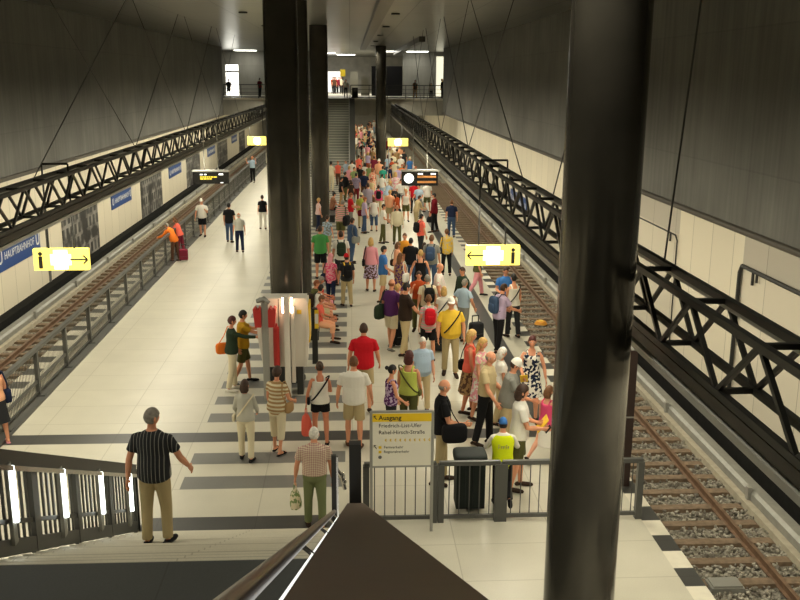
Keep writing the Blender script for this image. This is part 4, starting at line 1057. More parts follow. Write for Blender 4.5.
person('man in black polo and beige trousers with glasses holding a black bag',1.56,15.04,0.00,1.93,yaw=-86,top="polo:black",bot="trousers:khaki",hair="ring:grey",arms=((8,8,40,10),(14,8,66,12)),shoes="dkbrown",bags=[("shoulder","black","big black shoulder bag with yellow dot held by the black polo man",1,1.35,.16)])
person('person in yellow hi-vis vest and blue cap leaning at the grey barrier',2.49,14.14,0.00,1.52,yaw=-4,top="long:white",vest="hivis",bot="trousers:black",hair="short:black",hat="cap:blue",legs=((8,14),(-4,60)),arms=((26,22,40,10),(28,22,40,10)),lean=8,shoes="black")
person('long-haired man in white polo and olive shorts holding a yellow leaflet',2.87,14.74,0.00,1.93,yaw=-92,top="polo:white",bot="shorts:olive",hair="bob:brown",arms=((14,8,62,14),(18,8,66,12)),bags=[("paper","yellow","bright yellow leaflet in the hand of the white polo man",-1,.24,.30,"leaflet","leaflet"),("paper","black","small black camera in the hand of the white polo man",1,.10,.14,"camera","camera")])
person('man in grey t-shirt, white cap and beige trousers looking down',2.94,16.42,0.00,1.88,yaw=-96,top="tee:grey",bot="trousers:beige",hair="short:brown",hat="cap:white",arms=((4,10,14,0),(24,12,50,10)),lean=8,head=(0,-24),belly=.03,wide=1.08)
person('older man in beige shirt with yellow badge and black trousers',2.57,16.74,0.00,1.93,yaw=-118,top="tuck:beige",bot="trousers:black",hair="ring:grey",arms=((10,10,40,8),(20,12,20,0)),lean=4,belly=.02)
person('white-haired person in white shirt behind the grey t-shirt man',3.04,17.84,0.00,1.66,yaw=-85,sex="f",top="tee:white",bot="trousers:beige",hair="bob:white")
person('young woman in pale pink top with sunglasses on her long blond hair',2.67,18.11,0.00,1.80,yaw=-120,sex="f",top="tee:pink/floral/cream",bot="skirt:pink/floral/white",hair="long:blond",arms=((6,8,20,0),(4,8,10,0)))
person('blond woman in coral top and floral skirt with a black handbag',2.49,18.53,0.00,1.85,yaw=-95,sex="f",top="tank:coral",bot="skirt:tan/floral/brown",hair="bob:blond",skin=1,bags=[("shoulder","black","black handbag on the shoulder of the coral-top woman",-1,1.0,-.08)])
person('woman in black and white patterned dress walking at the platform edge',3.72,18.10,0.00,1.85,yaw=172,sex="f",top="dress:white/floral/navy",bot=None,hair="short:dkred",legs=((12,8),(-8,14)),arms=((4,18,10,0),(14,10,50,16)),bags=[("paper","yellow","folded yellow paper in the hand of the patterned-dress woman",1,.16,.22,"folded_paper","paper")])
person('woman in pink top and white skirt striding beside the foreground column',3.61,15.92,0.00,1.53,yaw=-50,sex="f",top="tank:hotpink",bot="skirt:white",hair="bob:ltbrown",legs=((-22,24),(24,8)),skin=2)
person('man in bright yellow polo, white cap and khaki trousers facing us',2.36,21.10,0.00,1.93,yaw=178,top="polo:yellow",bot="trousers:khaki",hair="short:grey",hat="cap:white",arms=((-4,16,16,6),(4,14,16,6)),belly=.03,wide=1.08,bags=[("cross","black","black strap bag worn across the yellow polo",1,.5)])
person('woman in pale pink top and black shorts wearing a red backpack',1.93,22.33,0.00,1.71,yaw=6,sex="f",top="tunic:ltgrey/stripeh/pink",bot="shorts:black",hair="short:ltbrown",bags=[("backpack","red","bright red backpack on the woman in black shorts","ltgrey")])
person('man in dark brown t-shirt and beige trousers reaching to the backpack woman',1.37,22.78,0.00,1.92,yaw=-70,top="tee:dkbrown",bot="trousers:beige",hair="short:black",arms=((4,10,14,0),(30,18,16,0)),wide=1.08)
person('blond woman in orange top beside the dark brown t-shirt man',1.22,24.01,0.00,1.62,yaw=-60,sex="f",top="tank:orange",bot="shorts:olive",hair="short:blond")
person('man in purple shirt and white shorts with a dark green bag',1.03,23.33,0.00,1.91,yaw=-35,top="tee:purple",bot="shorts:cream",hair="ring:red",shoes="grey",legs=((14,8),(-8,14)),bags=[("shoulder","dkgreen","dark green bag hanging on the purple-shirted man",-1,1.5,-.1)])
person('man in bright blue t-shirt and khaki shorts looking right',1.00,28.57,0.00,1.83,yaw=-80,top="tee:blue",bot="shorts:beige",hair="short:black",arms=((6,8,30,0),(10,8,50,10)))
person('brown-haired woman in purple dress carrying a white handbag',1.52,28.26,0.00,1.66,yaw=-30,sex="f",top="dress:purple/floral/tan",bot=None,hair="long:ltbrown",bags=[("shoulder","white","large white handbag of the purple-dress woman",1,1.25)])
person('bald man in pale pink shirt looking right',2.46,25.27,0.00,1.93,yaw=-100,top="tee:white/stripev/pink",bot="trousers:beige",hair="ring:grey",belly=.03)
person('man in rust orange shirt holding a hand to his mouth',1.88,25.02,0.00,1.76,yaw=172,top="tuck:rust",bot="trousers:olive",hair="short:brown",arms=((16,6,60,22),(26,6,118,20)))
person('grey-haired man with black backpack over a cream shirt',2.09,24.58,0.00,1.74,yaw=10,top="tee:cream",bot="trousers:olive",hair="short:grey",bags=[("backpack","black","black backpack on the grey-haired man in cream")])
person('blond woman in white blouse with thin dark strap, back turned',2.44,23.61,0.00,1.62,yaw=-10,sex="f",top="tee:white",bot="trousers:khaki",hair="bob:blond",bags=[("cross","navy","thin dark strap bag across the white blouse",-1,.6)])
person('short-haired blond woman in black tank top, seen from behind',2.16,28.13,0.00,1.78,yaw=-6,sex="f",top="tank:black",bot="trousers:charcoal",hair="short:blond",arms=((4,22,8,0),(4,18,8,0)),wide=1.06)
person('dark-haired man in black t-shirt standing behind the blond woman',2.00,30.43,0.00,1.76,yaw=-12,top="tee:black",bot="trousers:denim",hair="short:black",wide=1.05)
person('man in orange-yellow shirt facing the camera in the crowd',1.87,31.57,0.00,1.74,yaw=160,top="tee:orange/plaid/yellow",bot="trousers:beige",hair="short:ltbrown")
person('woman in peach top with a dark brown shoulder bag',1.55,30.47,0.00,1.62,yaw=-70,sex="f",top="tee:peach",bot="trousers:brown",hair="bob:ltbrown",bags=[("shoulder","dkbrown","dark brown shoulder bag on the peach-top woman",-1,1.1)])
person('man in grey t-shirt and jeans with a grey-blue backpack',2.66,30.01,0.00,1.93,yaw=-14,top="tee:grey",bot="trousers:denim",hair="short:ltbrown",bags=[("backpack","denim","grey-blue backpack on the man in jeans")])
person('dark-haired person in coral t-shirt carrying a black backpack',2.78,36.27,0.00,1.72,yaw=-60,top="tee:coral",bot="trousers:charcoal",hair="short:black",bags=[("backpack","black","black backpack on the coral t-shirt person")])
person('long-haired brunette woman in mauve top among the backpackers',2.46,30.42,0.00,1.60,yaw=-10,sex="f",top="tee:purple",bot="trousers:charcoal",hair="long:brown")
person('woman in yellow-beige jacket and black trousers near the dark floor strip',3.44,32.62,0.00,1.71,yaw=4,sex="f",top="jacket:beige/floral/yellow",bot="trousers:black",hair="short:ltbrown",bags=[("shoulder","charcoal","dark shoulder bag on the yellow-beige jacket woman",-1,1.0)])
person('man in maroon jacket and black trousers at the platform edge',3.85,42.16,0.00,1.83,yaw=75,top="jacket:dkred",bot="trousers:black",hair="short:black",arms=((6,10,14,0),(10,10,20,0)),bags=[("hand","black","black bag held by the man in the maroon jacket",1,.4,.3,"travel_bag")])
person('man in navy shirt and jeans nearest the track edge',4.50,40.77,0.00,1.69,yaw=-6,top="tuck:navy",bot="trousers:denim",hair="short:ltbrown",wide=1.05)
person('person in sand-coloured shirt and trousers leaning forward',3.09,43.34,0.00,1.59,yaw=-60,top="long:beige",bot="trousers:khaki",hair="short:brown",lean=14,arms=((20,8,40,10),(20,8,50,10)))
person('man in light grey shirt between the red and white t-shirts',3.46,46.66,0.00,1.74,yaw=150,top="tuck:ltblue",bot="trousers:grey",hair="short:brown",arms=((10,10,60,14),(10,10,60,14)))
person('man in loose white t-shirt and dark green shorts',4.05,48.67,0.00,1.67,yaw=20,top="tee:white",bot="shorts:olive",hair="short:grey",wide=1.1)
person('dark-haired person in red t-shirt right below the clock',3.31,48.23,0.00,1.72,yaw=0,top="tee:red",bot="trousers:charcoal",hair="short:black")
person('woman in white tank top and olive shorts facing the camera',2.74,45.54,0.00,1.62,yaw=180,sex="f",top="tank:white",bot="shorts:olive",hair="short:blond",shoes="black")
person('man in cream jacket and olive trousers facing the camera',1.97,39.05,0.00,1.70,yaw=182,top="jacket:cream",bot="trousers:olive",hair="ring:grey",belly=.02)
person('man in white shirt and dark olive trousers standing left of the cream jacket',1.38,39.30,0.00,1.71,yaw=-90,top="tee:white",bot="trousers:olive",hair="short:brown",arms=((10,8,40,8),(10,8,70,14)))
person('woman in white tunic and blue denim capris',1.07,42.50,0.00,1.61,yaw=4,sex="f",top="tunic:white",bot="capri:denim",hair="bob:ltbrown",wide=1.1)
person('red-haired person in lilac shirt and jeans with dark red bag',0.62,41.95,0.00,1.68,yaw=-80,top="tee:lilac",bot="trousers:denim",hair="short:red",bags=[("shoulder","dkred","dark red bag hanging on the red-haired person",-1,1.3,-.1)])
person('person in lime top and pale cap behind the red-haired person',0.48,43.28,0.00,1.70,yaw=-20,top="tee:lime",bot="trousers:beige",hair="short:brown",hat="cap:cream")
person('young man in red t-shirt and grey shorts reading',-0.02,42.81,0.00,1.76,yaw=-80,top="tee:red",bot="shorts:grey",hair="short:red",arms=((14,8,70,12),(14,8,70,12)))
person('person in green shorts with a big round black bag',-0.44,39.10,0.00,1.93,yaw=-20,top="tee:pink/stripeh/sage",bot="shorts:olive",hair="short:grey",lean=18,bags=[("shoulder","black","big round black bag on the person in green shorts",1,1.7,.0)])
person('blond woman in pink checked top and jeans beside the columns',-1.51,42.56,0.00,1.56,yaw=-70,sex="f",top="tee:pink/plaid/white",bot="trousers:navy",hair="short:blond")
person('person in grey-blue patterned shirt behind the green t-shirt man',-0.95,36.46,0.00,1.66,yaw=-20,sex="f",top="tee:ltblue/floral/grey",bot="trousers:khaki",hair="short:brown")
person('man in green t-shirt and black shorts walking away past the columns',-1.09,32.07,0.00,1.92,yaw=2,top="tee:green",bot="shorts:black",hair="short:brown",wide=1.05)
person('woman in pink headscarf and pink top with jeans on the grey stripes',-0.65,28.22,0.00,1.65,yaw=-20,sex="f",top="tunic:hotpink/floral/pink",bot="trousers:navy",hair="none",hat="scarf:pink",legs=((10,8),(-8,10)),bags=[("shoulder","navy","navy bag on the pink headscarf woman",-1,1.2,-.05)])
person('person in red cap and khaki trousers with a black rucksack',-0.15,28.07,0.00,1.67,yaw=12,top="tee:charcoal",bot="trousers:khaki",hair="short:black",hat="cap:red",bags=[("backpack","black","black rucksack on the red cap person","yellow")])
person('dark-haired person in white t-shirt with a dark green backpack',-0.35,30.92,0.00,1.92,yaw=4,top="tee:white",bot="trousers:charcoal",hair="short:brown",bags=[("backpack","dkgreen","dark green backpack on the white t-shirt person")])
person('man in blue denim jacket carrying a grey bag',0.03,34.93,0.00,1.77,yaw=-55,top="jacket:denim",bot="trousers:denim",hair="short:brown",bags=[("shoulder","grey","grey bag at the side of the denim jacket man",1,1.2,.02)])
person('blond woman in pink top and patterned skirt walking away alone',0.65,30.13,0.00,1.82,yaw=-4,sex="f",top="long:pink",bot="skirt:lilac/floral/brown",hair="bob:blond",legs=((6,8),(-4,10)),bags=[("shoulder","black","small black shoulder bag on the patterned-skirt woman",-1,.9)])
person('seated person in olive top nearest the column on the near bench',-1.12,25.95,0.00,1.68,yaw=-80,top="tee:olive",bot="shorts:khaki",hair="short:red",sit=.46,legs=((86,84),(82,80,8)),arms=((24,8,50,12),(26,8,46,12)),lean=8)
person('seated boy in white t-shirt with dark hair and black straps',-0.98,25.35,0.00,1.68,yaw=-84,top="tee:white",bot="shorts:beige",hair="short:black",head=(50,0),bags=[("backpack","dkbrown","small brown backpack on the seated boy")],sit=.46,legs=((86,84),(82,80,8)),arms=((24,8,50,12),(26,8,46,12)),lean=8)
person('seated grey-haired woman in red top on the near bench',-1.00,26.55,0.00,1.62,yaw=-88,sex="f",top="tee:red",bot="capri:pink",hair="bob:grey",skin=1,sit=.46,legs=((86,84),(82,80,8)),arms=((24,8,50,12),(26,8,46,12)),lean=8)
person('seated person in peach top at the near end of the bench',-0.92,24.10,0.00,1.66,yaw=-92,sex="f",top="tee:coral",bot="capri:peach",hair="short:ltbrown",skin=1,sit=.46,legs=((86,84),(82,80,8)),arms=((24,8,50,12),(26,8,46,12)),lean=8)
person('seated man in plaid shirt and black trousers at the third column',-0.96,46.40,0.00,1.74,yaw=-70,top="tee:tan/plaid/plum",bot="trousers:black",hair="short:black",sit=.46,legs=((86,84),(82,80,8)),arms=((24,8,50,12),(26,8,46,12)),lean=8)
person('man in blue shirt reading a paper under the right yellow sign',4.38,25.42,0.00,1.78,yaw=178,top="tuck:blue",bot="trousers:navy",hair="short:brown",arms=((14,12,70,18),(14,12,70,18)),bags=[("paper","white","white paper read by the man in blue shirt",-1,.34,.26,"paper_sheet","paper")])
person('dark-haired woman in white top with black strap, back to us',4.44,24.37,0.00,1.80,yaw=16,sex="f",top="tank:white",bot="trousers:charcoal",hair="short:black",bags=[("cross","charcoal","dark strap bag across the white top at the track edge",-1,.7)])
person('man in blue-grey shirt and black trousers with a blue rucksack',3.82,22.96,0.00,1.84,yaw=-60,top="tee:lilac",bot="trousers:black",hair="short:brown",lean=8,arms=((16,8,50,10),(30,8,40,8)),bags=[("backpack","denim","blue rucksack on the man in blue-grey shirt at the track edge")])
person('grey-haired man in light blue shirt with hands on his hips',3.04,24.12,0.00,1.72,yaw=-50,top="tuck:ltblue",bot="trousers:grey",hair="short:grey",arms=((-12,30,40,24),(-10,34,44,24)),wide=1.05)
person('man in dark green jacket over red, behind the light blue shirt',3.19,25.64,0.00,1.74,yaw=120,top="jacket:dkgreen",bot="trousers:charcoal",hair="short:brown")
person('person with pink trousers partly hidden by the right yellow sign',4.12,29.30,0.00,1.68,yaw=-90,sex="f",top="tee:olive",bot="trousers:pink",hair="short:brown",legs=((18,10),(-14,20)),shoes="charcoal")
person('person in orange jacket and brown trousers bending over the left fence',-6.82,35.50,0.00,1.58,yaw=62,top="jacket:orange",bot="trousers:brown",hair="short:grey",lean=30,arms=((40,10,30,6),(40,10,30,6)))
person('woman in pink top beside the orange jacket at the left fence',-6.83,36.74,0.00,1.55,yaw=70,sex="f",top="long:coral",bot="trousers:plum",hair="bob:ltbrown",lean=16,arms=((30,10,40,6),(30,10,40,6)))
person('man in white t-shirt, white cap and black shorts by the left fence',-6.65,41.28,0.00,1.69,yaw=176,top="tee:white",bot="shorts:black",hair="short:grey",hat="cap:white",arms=((12,10,110,10),(4,14,10,0)),wide=1.1)
person('man in black t-shirt and blue jeans on the empty left platform',-5.25,39.70,0.00,1.71,yaw=-10,top="tee:black",bot="trousers:denim",hair="short:black")
person('old man in white shirt and blue trousers stooping, left platform',-4.54,37.34,0.00,1.62,yaw=10,top="tuck:ltgrey",bot="trousers:navy",hair="ring:white",lean=12)
person('woman in black top and white trousers close to the dark columns',-4.14,43.19,0.00,1.62,yaw=8,sex="f",top="tee:black",bot="trousers:white",hair="short:brown",legs=((8,6),(-8,10)))
person('man in grey shirt and black trousers with raised arms at the far left fence',-6.64,63.11,0.00,1.78,yaw=170,top="tuck:ltblue",bot="trousers:black",hair="short:red",arms=((60,24,100,10),(60,24,100,10)))
person('person with navy bag cut off by the left picture edge',-6.90,17.26,0.00,1.69,yaw=40,sex="f",top="tank:peach",bot="skirt:charcoal",hair="bob:brown",shoes="pink",sandal=True,bags=[("shoulder","navy","navy bag at the left picture edge",1,1.3,.08)])
person('man in mustard t-shirt and black shorts pointing at the red call box',-2.53,20.68,0.00,1.78,yaw=-78,top="tee:mustard",bot="shorts:olive",hair="short:black",legs=((14,8),(-10,14)),arms=((60,10,26,0),(66,8,20,0)),shoes="black")
person('person in dark green jacket with orange bag reaching towards the white pillar',-2.72,20.19,0.00,1.76,yaw=-72,sex="f",top="long:dkgreen",bot="trousers:cream",hair="short:dkred",arms=((10,8,20,0),(70,6,14,0)),shoes="white",bags=[("shoulder","orange","orange shoulder bag on the dark green jacket person",-1,1.1,-.16)])
person('dark-haired person in long cream clothes at the far stair foot',-1.22,57.48,0.00,1.93,yaw=-10,sex="f",top="tunic:cream",bot="trousers:cream",hair="short:black")
person('woman in coral t-shirt just right of the cream-clothed person',-0.83,60.93,0.00,1.64,yaw=160,sex="f",top="tee:coral",bot="trousers:brown",hair="short:red")
person('person in black jacket in the dark-clothed group by the far stairs',-0.33,53.13,0.00,1.70,yaw=-50,top="jacket:black",bot="trousers:olive",hair="short:brown")
person('fair person in pink shirt at the bottom of the far stairs',-0.10,56.80,0.00,1.70,yaw=-40,top="tee:pink",bot="trousers:charcoal",hair="short:blond")
person('person in dark checked shirt in the middle of the dark group',0.30,52.37,0.00,1.72,yaw=-10,top="tee:charcoal/plaid/lilac",bot="trousers:dkred",hair="short:black")
person('broad person in navy t-shirt with sandy hair',0.77,53.31,0.00,1.74,yaw=0,top="tee:navy",bot="trousers:brown",hair="short:red",wide=1.1)
person('person in black top leaning behind the dark group',-0.53,50.79,0.00,1.66,yaw=-80,top="tee:black",bot="trousers:tan",hair="short:black")
person('woman in brown top with grey skirt in the dark group',0.01,49.64,0.00,1.62,yaw=30,sex="f",top="tee:dkbrown",bot="skirt:grey",hair="bob:brown")
person('person in grey checked shirt with back turned, near the lilac shirt',0.85,45.57,0.00,1.91,yaw=2,top="tee:grey/plaid/lilac",bot="trousers:grey",hair="short:brown")
person('person in red and pink top with a small black bag on the back',1.42,47.26,0.00,1.62,yaw=0,sex="f",top="tee:hotpink",bot="trousers:beige",hair="short:brown",wide=1.1,bags=[("backpack","black","small black bag on the red and pink top")])
person('person in pale blue top bending over the black pushchair',1.89,48.70,0.00,1.72,yaw=-40,sex="f",top="tee:ltblue",bot="trousers:cream",hair="short:blond",lean=24,arms=((40,8,20,0),(40,8,20,0)))
person('dark-haired person in brown-red top right of the pushchair',2.23,44.30,0.00,1.62,yaw=60,sex="f",top="tee:rust",bot="trousers:charcoal",hair="bob:black")
person('person with white cap, orange shirt and white trousers',1.81,59.03,0.00,1.93,yaw=170,top="tee:peach",bot="trousers:white",hair="short:grey",hat="cap:white",bags=[("paper","orange","orange folder held by the white-capped person",-1,.4,.35,"folder","folder")])
person('person in teal top sitting low in front of the white cap',2.00,57.66,0.00,1.62,yaw=-20,top="tee:teal",bot="trousers:beige",hair="short:brown")
person('person in cream hat and cream shirt left of the clock board',2.90,60.57,0.00,1.74,yaw=10,top="tee:cream",bot="trousers:beige",hair="short:grey",hat="hat:cream")
person('woman in pale pink blouse and tan trousers left of the clock',2.50,51.45,0.00,1.87,yaw=6,sex="f",top="tunic:pink/floral/white",bot="trousers:khaki",hair="bob:blond",wide=1.1)
person('child in white t-shirt between teal top and pale blue top',1.81,53.48,0.00,1.55,yaw=-30,top="tee:white",bot="trousers:ltblue",hair="short:black")
person('person in orange shirt just above the clock board',3.23,58.16,0.00,1.70,yaw=180,top="tee:orange",bot="trousers:grey",hair="short:red")
person('man in blue shirt and straw hat behind the clock board',4.03,62.90,0.00,1.74,yaw=150,top="tee:blue",bot="trousers:navy",hair="short:grey",hat="hat:cream")
person('person in orange-red t-shirt at the right end of the clock board',4.05,57.25,0.00,1.66,yaw=120,top="tee:rust",bot="trousers:charcoal",hair="short:red")
person('person in dark red jacket just right of the far column',3.16,82.93,0.00,1.74,yaw=0,top="jacket:dkred",bot="trousers:charcoal",hair="short:brown")
person('person in sand shirt below the far yellow sign, leftmost of the group',3.12,73.43,0.00,1.72,yaw=170,top="tee:beige",bot="trousers:khaki",hair="short:ltbrown")
person('person in white shirt below the far yellow sign, second from the left',3.55,74.26,0.00,1.74,yaw=190,top="tee:white",bot="trousers:beige",hair="short:grey")
person('person in peach shirt below the far yellow sign, right of the white shirt',3.92,73.72,0.00,1.70,yaw=170,top="tee:peach",bot="trousers:khaki",hair="short:red")
person('person in cream shirt with grey-blue trousers in the far group',3.05,66.78,0.00,1.70,yaw=10,top="tee:cream",bot="trousers:denim",hair="short:ltbrown")
person('person in grey-blue top beside the far slim pole',2.64,65.52,0.00,1.66,yaw=0,sex="f",top="tee:ltblue",bot="trousers:denim",hair="bob:brown")
person('person in white top with pale hat, far group right side',3.53,65.04,0.00,1.70,yaw=-20,top="tee:white",bot="trousers:sage",hair="short:grey",hat="hat:white")
person('person in tan shirt behind the cream shirt of the far group',3.51,70.31,0.00,1.72,yaw=0,top="tee:tan",bot="trousers:olive",hair="short:brown")
person('person in coral top and dark red trousers in the gap right of the far stairs',0.57,64.33,0.00,1.75,yaw=0,sex="f",top="tee:coral",bot="trousers:dkred",hair="short:brown")
person('blond woman in mauve top right of the coral top and dark red trousers',1.28,68.43,0.00,1.64,yaw=-30,sex="f",top="tee:lilac",bot="trousers:rust",hair="bob:blond")
person('dark-haired woman in white blouse right below the far coral top',0.93,59.72,0.00,1.62,yaw=30,sex="f",top="tee:white",bot="skirt:cream",hair="bob:black")
person('woman in long cream dress with red pattern',1.32,55.96,0.00,1.66,yaw=4,sex="f",top="dress:cream/floral/coral",bot=None,hair="bob:red",wide=1.1)
person('woman in pale green top between white blouse and cream dress',1.17,59.02,0.00,1.62,yaw=-20,sex="f",top="tee:sage",bot="skirt:beige",hair="bob:red")
person('person in maroon shirt beside the far column foot',1.62,64.17,0.00,1.70,yaw=0,top="tee:plum",bot="trousers:charcoal",hair="short:brown")
person('person in white shirt and beige trousers beside the far slim pole near the stairs',0.09,61.00,0.00,1.70,yaw=-20,top="tee:white",bot="trousers:beige",hair="short:brown")
person('person in white top squeezed between dark red jacket and sand shirt, far group',2.93,70.84,0.00,1.68,yaw=246,top="tee:white",bot="trousers:khaki",hair="short:brown")
person('person in rust top left of the cream hat',2.80,62.80,0.00,1.68,yaw=54,top="tee:rust",bot="trousers:denim",hair="short:brown")
person('person in charcoal top at the right fringe of the far group',4.02,69.87,0.00,1.68,yaw=322,top="tee:charcoal",bot="trousers:black",hair="short:black")
person('person in lilac top between cream hat and clock board',2.92,57.03,0.00,1.68,yaw=20,top="tee:lilac",bot="trousers:grey",hair="short:grey")
person('person in navy top right of the teal top',2.46,57.70,0.00,1.68,yaw=262,top="tee:navy",bot="trousers:beige",hair="short:brown")
person('person in beige top between red-pink top and cream dress',1.15,50.09,0.00,1.68,yaw=94,top="tee:beige",bot="trousers:brown",hair="short:red")
person('person in black top just below the dark red trousers',0.58,57.68,0.00,1.68,yaw=165,top="tee:black",bot="trousers:black",hair="short:black")
person('person in pale blue top at the right side of the far stair foot',-0.30,61.23,0.00,1.68,yaw=138,top="tee:ltblue",bot="trousers:khaki",hair="short:grey")
person('person in tan top in front of the far column foot',1.71,71.66,0.00,1.68,yaw=329,top="tee:tan",bot="trousers:charcoal",hair="short:ltbrown")
person('person in grey-green top above the dark checked shirt',0.20,56.37,0.00,1.68,yaw=209,top="tee:sage",bot="trousers:olive",hair="short:brown")
person('person in peach top behind the pushchair',1.89,44.62,0.00,1.68,yaw=340,top="tee:peach",bot="shorts:khaki",hair="short:blond")
person('person in white top with jeans at the left end of the clock board',2.70,49.58,0.00,1.68,yaw=192,top="tee:white",bot="trousers:denim",hair="short:brown")
person('person in coral t-shirt at the left of the distant crowd below the mezzanine',0.67,94.48,0.00,1.70,yaw=249,top="tee:coral",bot="trousers:khaki",hair="short:blond")
person('person in pink t-shirt left of centre in the distant crowd below the mezzanine',1.09,96.30,0.00,1.70,yaw=37,top="tee:pink",bot="trousers:beige",hair="short:red")
person('person in cream shirt in the middle of the distant crowd below the mezzanine',1.60,102.19,0.00,1.70,yaw=185,top="tee:cream",bot="trousers:khaki",hair="short:blond")
person('person in charcoal shirt at the back of the distant crowd below the mezzanine',2.32,116.36,0.00,1.70,yaw=333,top="tee:charcoal",bot="trousers:black",hair="short:brown")
person('person in white shirt close to the far column, back row below the mezzanine',2.37,100.24,0.00,1.70,yaw=84,top="tee:white",bot="trousers:grey",hair="short:grey")
person('person in white shirt over black trousers, left front of the distant crowd',0.76,83.49,0.00,1.70,yaw=323,top="tee:white",bot="trousers:black",hair="short:brown")
person('person in teal t-shirt in the middle front of the distant crowd',1.10,82.13,0.00,1.70,yaw=111,top="tee:teal",bot="trousers:denim",hair="short:brown")
person('person in black top beside the teal t-shirt in the distant crowd',1.62,86.39,0.00,1.70,yaw=296,top="tee:black",bot="trousers:navy",hair="short:black")
person('person in peach shirt second row beside the far column below the mezzanine',1.96,84.94,0.00,1.70,yaw=84,top="tee:peach",bot="trousers:beige",hair="short:ltbrown")
person('person in beige shirt behind the teal t-shirt in the distant crowd',1.52,91.09,0.00,1.70,yaw=222,top="tee:beige",bot="trousers:denim",hair="short:ltbrown")
person('person in black top front left of the distant crowd by the stair cheek',0.62,77.06,0.00,1.70,yaw=286,top="tee:black",bot="trousers:charcoal",hair="short:black")
person('person in navy top front right of the distant crowd near the column',1.64,78.29,0.00,1.70,yaw=10,top="tee:navy",bot="trousers:denim",hair="short:brown")
person('person in white shirt over lilac trousers, frontmost beside the far column',1.75,72.60,0.00,1.70,yaw=121,top="tee:white",bot="trousers:lilac",hair="short:blond")
person('person in tan shirt farthest left of the distant crowd beside the stairs',0.64,106.45,0.00,1.70,yaw=212,top="tee:tan",bot="trousers:olive",hair="short:brown")
person('person in white shirt farthest and palest at the back of the distant crowd',3.01,119.14,0.00,1.70,yaw=158,top="tee:white",bot="trousers:ltblue",hair="short:white")
person('tiny distant person in pale clothes in the packed crowd below the mezzanine',1.05,99.16,0.00,1.68,yaw=353,top="tee:pink",bot="trousers:khaki",hair="short:brown")
person('tiny distant person in pale clothes in the packed crowd below the mezzanine',2.27,105.33,0.00,1.68,yaw=26,top="tee:ltgrey",bot="trousers:khaki",hair="short:ltbrown")
person('tiny distant person in dark clothes in the packed crowd below the mezzanine',1.00,78.02,0.00,1.68,yaw=194,top="tee:charcoal",bot="trousers:charcoal",hair="short:brown")
person('tiny distant person in pale clothes in the packed crowd below the mezzanine',0.85,82.78,0.00,1.68,yaw=208,top="tee:pink",bot="trousers:khaki",hair="short:black")
person('tiny distant person in pale clothes in the packed crowd below the mezzanine',2.00,81.56,0.00,1.68,yaw=81,top="tee:cream",bot="trousers:khaki",hair="short:brown")
person('tiny distant person in dark clothes in the packed crowd below the mezzanine',1.72,94.86,0.00,1.68,yaw=67,top="tee:navy",bot="trousers:charcoal",hair="short:brown")
person('tiny distant person in pale clothes in the packed crowd below the mezzanine',1.01,107.28,0.00,1.68,yaw=84,top="tee:white",bot="trousers:khaki",hair="short:ltbrown")
person('tiny distant person in pale clothes in the packed crowd below the mezzanine',1.26,108.33,0.00,1.68,yaw=347,top="tee:beige",bot="trousers:khaki",hair="short:ltbrown")
person('tiny distant person in dark clothes in the packed crowd below the mezzanine',2.11,84.34,0.00,1.68,yaw=196,top="tee:navy",bot="trousers:charcoal",hair="short:black")
person('tiny distant person in pale clothes in the packed crowd below the mezzanine',1.40,110.43,0.00,1.68,yaw=74,top="tee:white",bot="trousers:khaki",hair="short:black")
person('tiny distant person in pale clothes in the packed crowd below the mezzanine',0.95,79.73,0.00,1.68,yaw=300,top="tee:white",bot="trousers:khaki",hair="short:brown")
person('tiny distant person in dark clothes in the packed crowd below the mezzanine',0.62,99.32,0.00,1.68,yaw=156,top="tee:brown",bot="trousers:charcoal",hair="short:grey")
person('tiny distant person in pale clothes in the packed crowd below the mezzanine',0.83,93.51,0.00,1.68,yaw=90,top="tee:beige",bot="trousers:khaki",hair="short:brown")
person('tiny distant person in pale clothes in the packed crowd below the mezzanine',3.11,120.69,0.00,1.68,yaw=183,top="tee:beige",bot="trousers:khaki",hair="short:grey")
person('tiny distant person in dark clothes in the packed crowd below the mezzanine',1.60,96.12,0.00,1.68,yaw=192,top="tee:charcoal",bot="trousers:charcoal",hair="short:brown")
person('tiny distant person in pale clothes in the packed crowd below the mezzanine',0.65,109.43,0.00,1.68,yaw=100,top="tee:ltgrey",bot="trousers:khaki",hair="short:brown")
person('tiny distant person in pale clothes in the packed crowd below the mezzanine',1.88,75.70,0.00,1.68,yaw=176,top="tee:cream",bot="trousers:khaki",hair="short:black")
person('tiny distant person in dark clothes in the packed crowd below the mezzanine',2.46,114.39,0.00,1.68,yaw=188,top="tee:brown",bot="trousers:charcoal",hair="short:black")
person('tiny distant person in pale clothes in the packed crowd below the mezzanine',1.05,74.58,0.00,1.68,yaw=106,top="tee:white",bot="trousers:khaki",hair="short:black")
person('tiny distant person in pale clothes in the packed crowd below the mezzanine',1.37,76.44,0.00,1.68,yaw=174,top="tee:pink",bot="trousers:khaki",hair="short:black")
person('tiny distant person in dark clothes in the packed crowd below the mezzanine',1.18,101.41,0.00,1.68,yaw=90,top="tee:charcoal",bot="trousers:charcoal",hair="short:brown")
person('tiny distant person in pale clothes in the packed crowd below the mezzanine',2.07,101.87,0.00,1.68,yaw=247,top="tee:cream",bot="trousers:khaki",hair="short:ltbrown")
person('tiny distant person in pale clothes in the packed crowd below the mezzanine',0.58,87.86,0.00,1.68,yaw=207,top="tee:white",bot="trousers:khaki",hair="short:brown")
person('tiny distant person in dark clothes in the packed crowd below the mezzanine',2.02,99.95,0.00,1.68,yaw=128,top="tee:navy",bot="trousers:charcoal",hair="short:grey")
